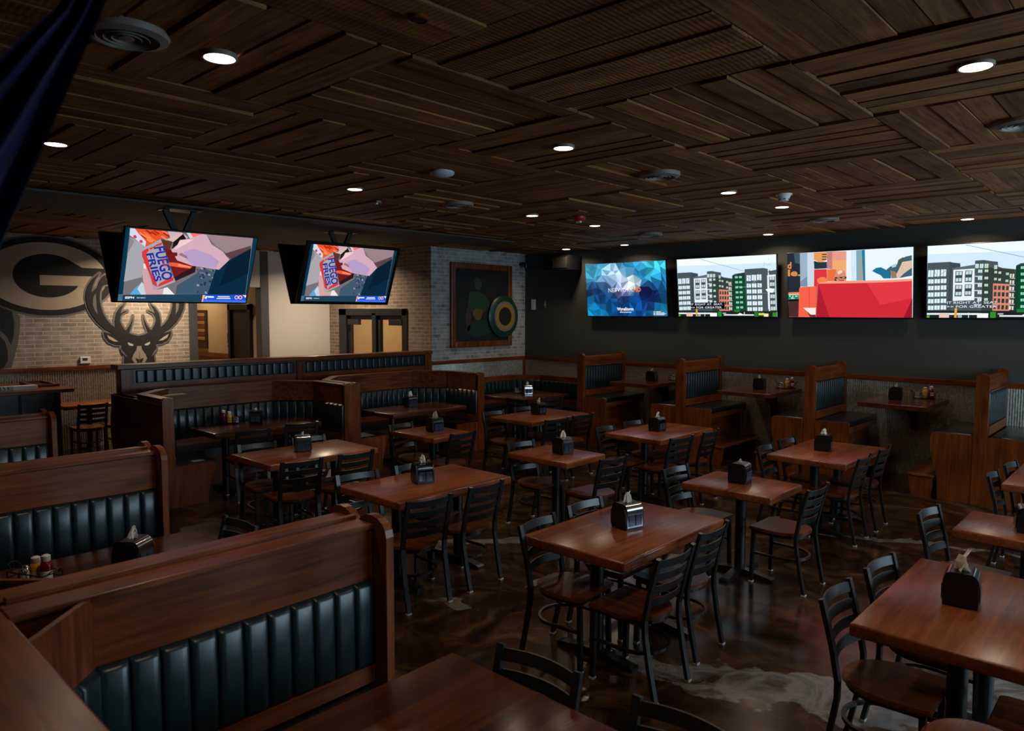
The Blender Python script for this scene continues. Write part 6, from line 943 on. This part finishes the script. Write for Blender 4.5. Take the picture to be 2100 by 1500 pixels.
for nm, r0, r1, z, mt in (('silver_ring', .24, .285, .046, M['offwhite']), ('gold_ring', .175, .24, .048, plain('gold_enamel', (.36, .22, .03), .35)), ('dark_center', 0, .175, .047, cv)):
    o = obj(nm, lathe(BM(), [(r0, z-.01), (r1, z-.01), (r1, z), (r0, z+.002)] if r0 else [(r1, z-.01), (r1, z), (0, z+.002)], 48, ring=bool(r0)), mt, d, True)

# ------------------------------------------------------------------ small wall fittings
t = thing('wall_speaker', 'black loudspeaker high in the corner beside the brick wall', 'speaker', (-8.45, 10.62, 3.08))
obj('cabinet', prism(BM(), [(-.28, 0), (.28, 0), (.2, -.24), (-.2, -.24)], 'z', -.13, .13), M['black'], t); obj('grille', B(-.17, .17, -.25, -.24, -.1, .1, .004), M['dark'], t); obj('bracket', B(-.04, .04, -.02, .06, -.05, .05), M['metal'], t)
t = thing('security_camera', 'small black camera at the top edge of the white brick wall', 'camera', (-9.54, 10.52, 3.1))
obj('arm', B(-.03, .1, -.02, .02, -.02, .02), M['black'], t); obj('body', lathe(BM(), [(0, -.05), (.04, -.05), (.045, 0), (.04, .06), (0, .06)], 16, (.13, 0, -.02)), M['black'], t, True); obj('lens', lathe(BM(), [(0, -.075), (.02, -.075), (.025, -.05), (0, -.05)], 12, (.13, 0, -.02)), M['smoke'], t)
t = thing('switch_plate', 'beige switch plate on the dark wall right beside the brick corner', 'switch', (-9.34, YW-.004, 2.32)); obj('plate', B(-.055, .055, -.008, 0, -.1, .1, .003), M['napkin'], t); obj('rocker', B(-.02, .02, -.014, -.008, -.04, .04, .002), M['white'], t)
t = thing('wall_sensor', 'narrow pale control strip on the dark wall, right of the switch plate', 'switch', (-9.04, YW-.004, 2.32)); obj('plate', B(-.018, .018, -.012, 0, -.07, .07, .003), M['offwhite'], t); obj('button', B(-.008, .008, -.015, -.012, -.02, .02), M['white'], t)
t = thing('wall_art', 'wooden board of gold and red stripes on the warm hallway wall', 'wall art', (-15.68, 6.95, 1.79))
obj('board', B(-.3, .3, -.04, 0, -.41, .41, .006), plain('dark_burnt_wood', (.045, .02, .012), .6, noise=.3), t)
for k in range(7): obj('stripe', B(-.27, .24, -.05, -.04, .31-.085*k-.035, .31-.085*k+.035, .003), plain('gold_stripe_%d' % k, (.35, .2, .06) if k % 2 == 0 else (.16, .03, .02), .6, noise=.2), t)
t = thing('door_sign', 'small black restroom sign with white pictogram beside the hallway door', 'sign', (-14.43, 6.948, 1.58))
obj('plate', B(-.05, .05, -.012, 0, -.14, .14, .004), M['black'], t); obj('pictogram', B(-.018, .018, -.016, -.012, -.03, .1, .006), M['white'], t); obj('text_line', B(-.03, .03, -.015, -.012, -.1, -.07), M['napkin'], t)

# ------------------------------------------------------------------ counter, hung cloth and table at the far left
t = thing('bar_counter', 'dark panelled counter with a wooden top, below the oval G emblem', 'counter', (-11.9, 0, 0))
obj('countertop', B(-.7, .72, -1.5, 3.16, 1.05, 1.1, .008), M['booth_y'], t)
obj('base', B(-.6, .6, -1.5, 3.02, 0, 1.05), plain('dark_teal_panel', (.008, .016, .016), .35, noise=.4), t)
for k in range(7): obj('batten', B(.6, .612, 2.98-.42*k-.03, 2.98-.42*k, .02, 1.04), M['dark'], t)
t = thing('tray', 'shallow wooden tray with a dark hollow on the counter end', 'tray', (-11.95, 2.95, 1.1))
obj('rim', ribbon(BM(), [(-.45, -.16), (.3, -.16), (.3, .16), (-.45, .16), (-.45, -.155)], 0, .05, 0, .035), M['booth_x'], t); obj('tray_bottom', B(-.45, .3, -.16, .16, 0, .006), M['dark'], t)
t = thing('table_card', 'long white card with black letters lying along the counter edge', 'card', (-11.42, 2.42, 1.1))
obj('card', B(-.12, .02, -.5, .36, 0, .055, .002), M['white'], t)
V, F = glyphs('BE', .02); bm = BM(); vv = [bm.verts.new((.0205, -.08+x*.16, .006+y*.05)) for x, y in V]
for f in F:
    try: bm.faces.new([vv[i] for i in f])
    except ValueError: pass
obj('lettering', bm, M['black'], t)
dining_table('small table against the corrugated wall under the thermostat', -12.62, 3.25, -12.02, 4.1, [(0, 0)], group='wooden tables on black pedestals')
chair(-11.55, 3.5, 180, 'black chair in shadow at the small table below the thermostat, counter side')
chair(-11.55, 3.95, 180, 'black chair in shadow at the small table below the thermostat, booth side')

def banner():
    t = thing('hanging_banner', 'dark blue cloth banner hanging slantwise at the upper left corner', 'banner', (0, 0, 0))
    Rr = lambda z: .16+(z-1.9)*.393; Lf = lambda z: .403+(z-2.67)*(.80 if z < 2.67 else .30)
    bm = BM(); rows = []; nz, ns = 26, 40
    for i in range(nz+1):
        z = 1.9+(H-.02-1.9)*i/nz; a, b_ = Lf(z), Rr(z); row = []
        for k in range(ns+1):
            s = k/ns; y = a+(b_-a)*s
            x = -1.4+.028*math.sin(s*17+z*1.2)*(1-s*.5)+.015*math.sin(s*6+2)-.03*s
            row.append(bm.verts.new((x, y, z)))
        rows.append(row)
    for A_, D_ in zip(rows, rows[1:]):
        for k in range(ns): bm.faces.new((A_[k], A_[k+1], D_[k+1], D_[k]))
    bmesh.ops.solidify(bm, geom=bm.faces[:], thickness=.003)
    obj('cloth', bm, plain('navy_cloth', (.016, .024, .10), .6, noise=.2), t, True)
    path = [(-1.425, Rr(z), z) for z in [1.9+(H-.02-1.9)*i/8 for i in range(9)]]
    obj('rim_light_strip', sweep(BM(), path, .004, .004, seg=6), plain('grey_blue_rim_light', (.09, .13, .24), .6), t)  # thin grey-blue strip paints the blue light along the cloth's edge
    obj('rod', sweep(BM(), [(-1.4, .3, H-.01), (-1.4, .85, H-.01)], .012, .012, seg=8), M['black'], t)
banner()

# ------------------------------------------------------------------ ceiling fittings
zc = H-.004
def make_light():
    t = thing('downlight', 'x', 'ceiling light', (0, 0, 0), 0, 'round recessed ceiling lights')
    obj('trim_ring', lathe(BM(), [(.067, .0), (.075, -.002), (.077, .001), (.077, .02), (.067, .02)], 28, ring=True), M['offwhite'], t, True)
    obj('lens', lathe(BM(), [(0, .0), (.067, .0), (.067, .006), (0, .006)], 28), M['lens'], t)
    return t
M['lens'] = plain('lit_lens', (.9, .85, .8), .5, emit=(1, .86, .72), estr=9)
DL = [(-3.26, 1.56, 'largest downlight, beside the round vent near the blue banner'), (-.77, 3.99, 'downlight at upper right, in a panel of lengthwise boards'), (-5.74, 1.57, 'downlight partly touching the blue banner edge'),
      (-3.23, 4.0, 'downlight at the centre, in the third panel from the red alarm'), (-5.73, 4.01, 'downlight above the gap between the two hanging screens'), (-5.7, 6.48, 'downlight just left of the red fire alarm'), (-5.73, 7.76, 'downlight just right of and beyond the red fire alarm'),
      (-3.235, 6.5, 'downlight left of the white smoke detector'), (-3.235, 7.75, 'downlight below the white smoke detector'), (-1.98, 10.2, 'downlight by the screen wall above the right edge screen'), (-4.47, 10.25, 'downlight by the screen wall above the apartment screen with boxed captions'), (-6.94, 10.24, 'downlight by the screen wall above the blue polygon screen'), (-8.19, 10.24, 'downlight by the screen wall above the corner loudspeaker'),
      (-.77, 6.5, 'downlight out of frame beyond the right edge'), (-.77, 1.56, 'downlight out of frame above the camera'), (1.75, 4.0, 'downlight out of frame toward the windows'), (-12.0, 4.75, 'downlight over the mural, hidden behind left hanging screen'), (-11.4, 7.55, 'downlight before the double doors, hidden behind right hanging screen')]
l0 = make_light()
for i, (x, y, lb) in enumerate(DL):
    if i == 0: l0.location = (x, y, zc-.02); l0['label'] = lb
    else: dup(l0, lb, (x, y, zc-.02))
    a = bpy.data.lights.new('downlight_lamp', 'AREA'); a.shape = 'DISK'; a.size = .13; a.energy = 6.5 if i < 16 else 50.; a.color = (1, .76, .52); a.spread = math.radians(150)
    o = bpy.data.objects.new('downlight_lamp', a); C.objects.link(o); o.location = (x, y, zc-.03)
def make_vent():
    t = thing('air_vent', 'x', 'ceiling vent', (0, 0, 0), 0, 'round ceiling vents')
    obj('rim', lathe(BM(), [(.125, -.022), (.16, -.012), (.165, .0), (.165, .02), (.125, .02)], 32, ring=True), M['offwhite'], t, True)
    for r in (.105, .075, .045): obj('cone', lathe(BM(), [(r-.004, .012), (r+.012, -.02), (r+.014, -.018), (r, .014)], 32, ring=True), M['offwhite'], t, True)
    obj('core', lathe(BM(), [(0, -.02), (.03, -.018), (.02, .012), (0, .012)], 24), M['offwhite'], t, True); obj('throat', lathe(BM(), [(0, .018), (.13, .018), (.13, .022), (0, .022)], 24), M['dark'], t)
    return t
v0 = make_vent()
for i, (x, y, lb) in enumerate(((-3.27, 1.17, 'round vent at upper left, partly behind the blue banner'), (-3.25, 5.3, 'round vent at the ceiling centre, behind the central downlight'), (-5.71, 5.3, 'faint round vent between the white dome and the red alarm'), (-.76, 5.33, 'round vent cut by the right edge'), (-3.27, 9.1, 'round vent near the red screen, past the smoke detector'), (-5.74, 9.14, 'faint round vent beyond the red alarm, near the screen wall'))):
    if i == 0: v0.location = (x, y, zc-.02); v0['label'] = lb
    else: dup(v0, lb, (x, y, zc-.02))
t = thing('ceiling_dome', 'flat white wireless dome on the ceiling, left of centre', 'wireless access point', (-4.52, 4.02, zc-.024)); obj('dome', lathe(BM(), [(0, -.03), (.05, -.026), (.09, -.012), (.1, 0), (.1, .012), (0, .012)], 32), plain('bluish_white_plastic', (.52, .56, .68), .45), t, True); obj('base', lathe(BM(), [(0, .012), (.085, .012), (.085, .022), (0, .022)], 24), M['white'], t)
t = thing('smoke_detector', 'white smoke detector between two downlights', 'smoke detector', (-2.89, 6.96, zc-.024)); obj('base', lathe(BM(), [(0, 0), (.075, 0), (.078, .015), (0, .015)], 24), M['white'], t, True); obj('body', lathe(BM(), [(0, -.055), (.035, -.055), (.045, -.05), (.055, -.02), (.065, 0), (0, 0)], 24), M['white'], t, True)
for k in range(6): obj('slot', B(.036, .05, -.01, .01, -.045, -.035), M['dark'], t).rotation_euler = (0, 0, k*PI/3)
t = thing('fire_alarm', 'red fire alarm strobe on the ceiling', 'fire alarm', (-5.39, 6.98, zc-.024)); obj('body', lathe(BM(), [(0, -.035), (.05, -.035), (.075, -.015), (.08, .0), (.08, .02), (0, .02)], 24), plain('alarm_red', (.4, .01, .02), .4), t, True); obj('strobe', B(-.03, .03, -.02, .02, -.055, -.034, .005), M['white'], t)
t = thing('ceiling_sensor', 'tiny pale sensor left of the white dome, by the hanging screens', 'sensor', (-6.2, 4.6, zc-.02)); obj('plate', B(-.05, .05, -.03, .03, -.008, .012, .003), M['offwhite'], t); obj('eye', B(-.02, .02, -.012, .012, -.025, -.008, .003), M['white'], t)
t = thing('ceiling_plug', 'small dark plug in a board near the top edge', 'plug', (-2.25, 1.88, zc-.022)); obj('cap', lathe(BM(), [(0, -.006), (.03, -.004), (.034, .006), (0, .006)], 16), M['dark'], t); obj('ring', lathe(BM(), [(.034, -.006), (.042, -.004), (.042, .008), (.034, .008)], 20, ring=True), M['booth_x'], t)

# ------------------------------------------------------------------ light
def area(loc, rot, sx, sy, en, colr, spread=180):
    a = bpy.data.lights.new('daylight', 'AREA'); a.shape = 'RECTANGLE'; a.size = sx; a.size_y = sy; a.energy = en; a.color = colr; a.spread = math.radians(spread)
    o = bpy.data.objects.new('daylight', a); C.objects.link(o); o.location = loc; o.rotation_euler = rot; return o
for i, (a, b_) in enumerate(WIN): area((3.17, (a+b_)/2, 1.9), (0, PI/2, 0), 1.7, b_-a, WINP, (.62, .84, 1.0))
for loc, en in (((-15.3, 6.2, 3.15), 26), ((-11.2, 9.35, 2.85), 34)):
    a = bpy.data.lights.new('hall_lamp', 'AREA'); a.shape = 'DISK'; a.size = .3; a.energy = en; a.color = (1, .72, .42)
    o = bpy.data.objects.new('hall_lamp', a); C.objects.link(o); o.location = loc
w = bpy.data.worlds.new('World'); bpy.context.scene.world = w; w.use_nodes = True
w.node_tree.nodes['Background'].inputs[0].default_value = (.6, .75, 1, 1); w.node_tree.nodes['Background'].inputs[1].default_value = .02

# ------------------------------------------------------------------ camera
Fpx, yaw, pitch, roll = 1481.295, math.radians(-42.878), math.radians(-4.1393), math.radians(.1662)
f = Vector((math.sin(yaw)*math.cos(pitch), math.cos(yaw)*math.cos(pitch), math.sin(pitch)))
r = Vector((math.cos(yaw), -math.sin(yaw), 0)); u = r.cross(f)
r2 = r*math.cos(roll)+u*math.sin(roll); u2 = -r*math.sin(roll)+u*math.cos(roll)
cam = bpy.data.cameras.new('camera'); co = bpy.data.objects.new('camera', cam); C.objects.link(co)
mw = Matrix(((r2.x, u2.x, -f.x, 0), (r2.y, u2.y, -f.y, 0), (r2.z, u2.z, -f.z, 2.15), (0, 0, 0, 1))); co.matrix_world = mw
cam.sensor_width = 36; cam.lens = Fpx/2100*36; cam.clip_start = .05
cam.dof.use_dof = True; cam.dof.focus_distance = 5.5; cam.dof.aperture_fstop = 2.8
S_ = bpy.context.scene; S_.camera = co
S_.view_settings.view_transform = 'Standard'; S_.view_settings.look = 'None'; S_.view_settings.gamma = 1; S_.view_settings.exposure = EXPO
S_.cycles.use_denoising = True
S_.cycles.max_bounces = 6; S_.cycles.diffuse_bounces = 4; S_.cycles.glossy_bounces = 4
S_.cycles.sample_clamp_indirect = 6
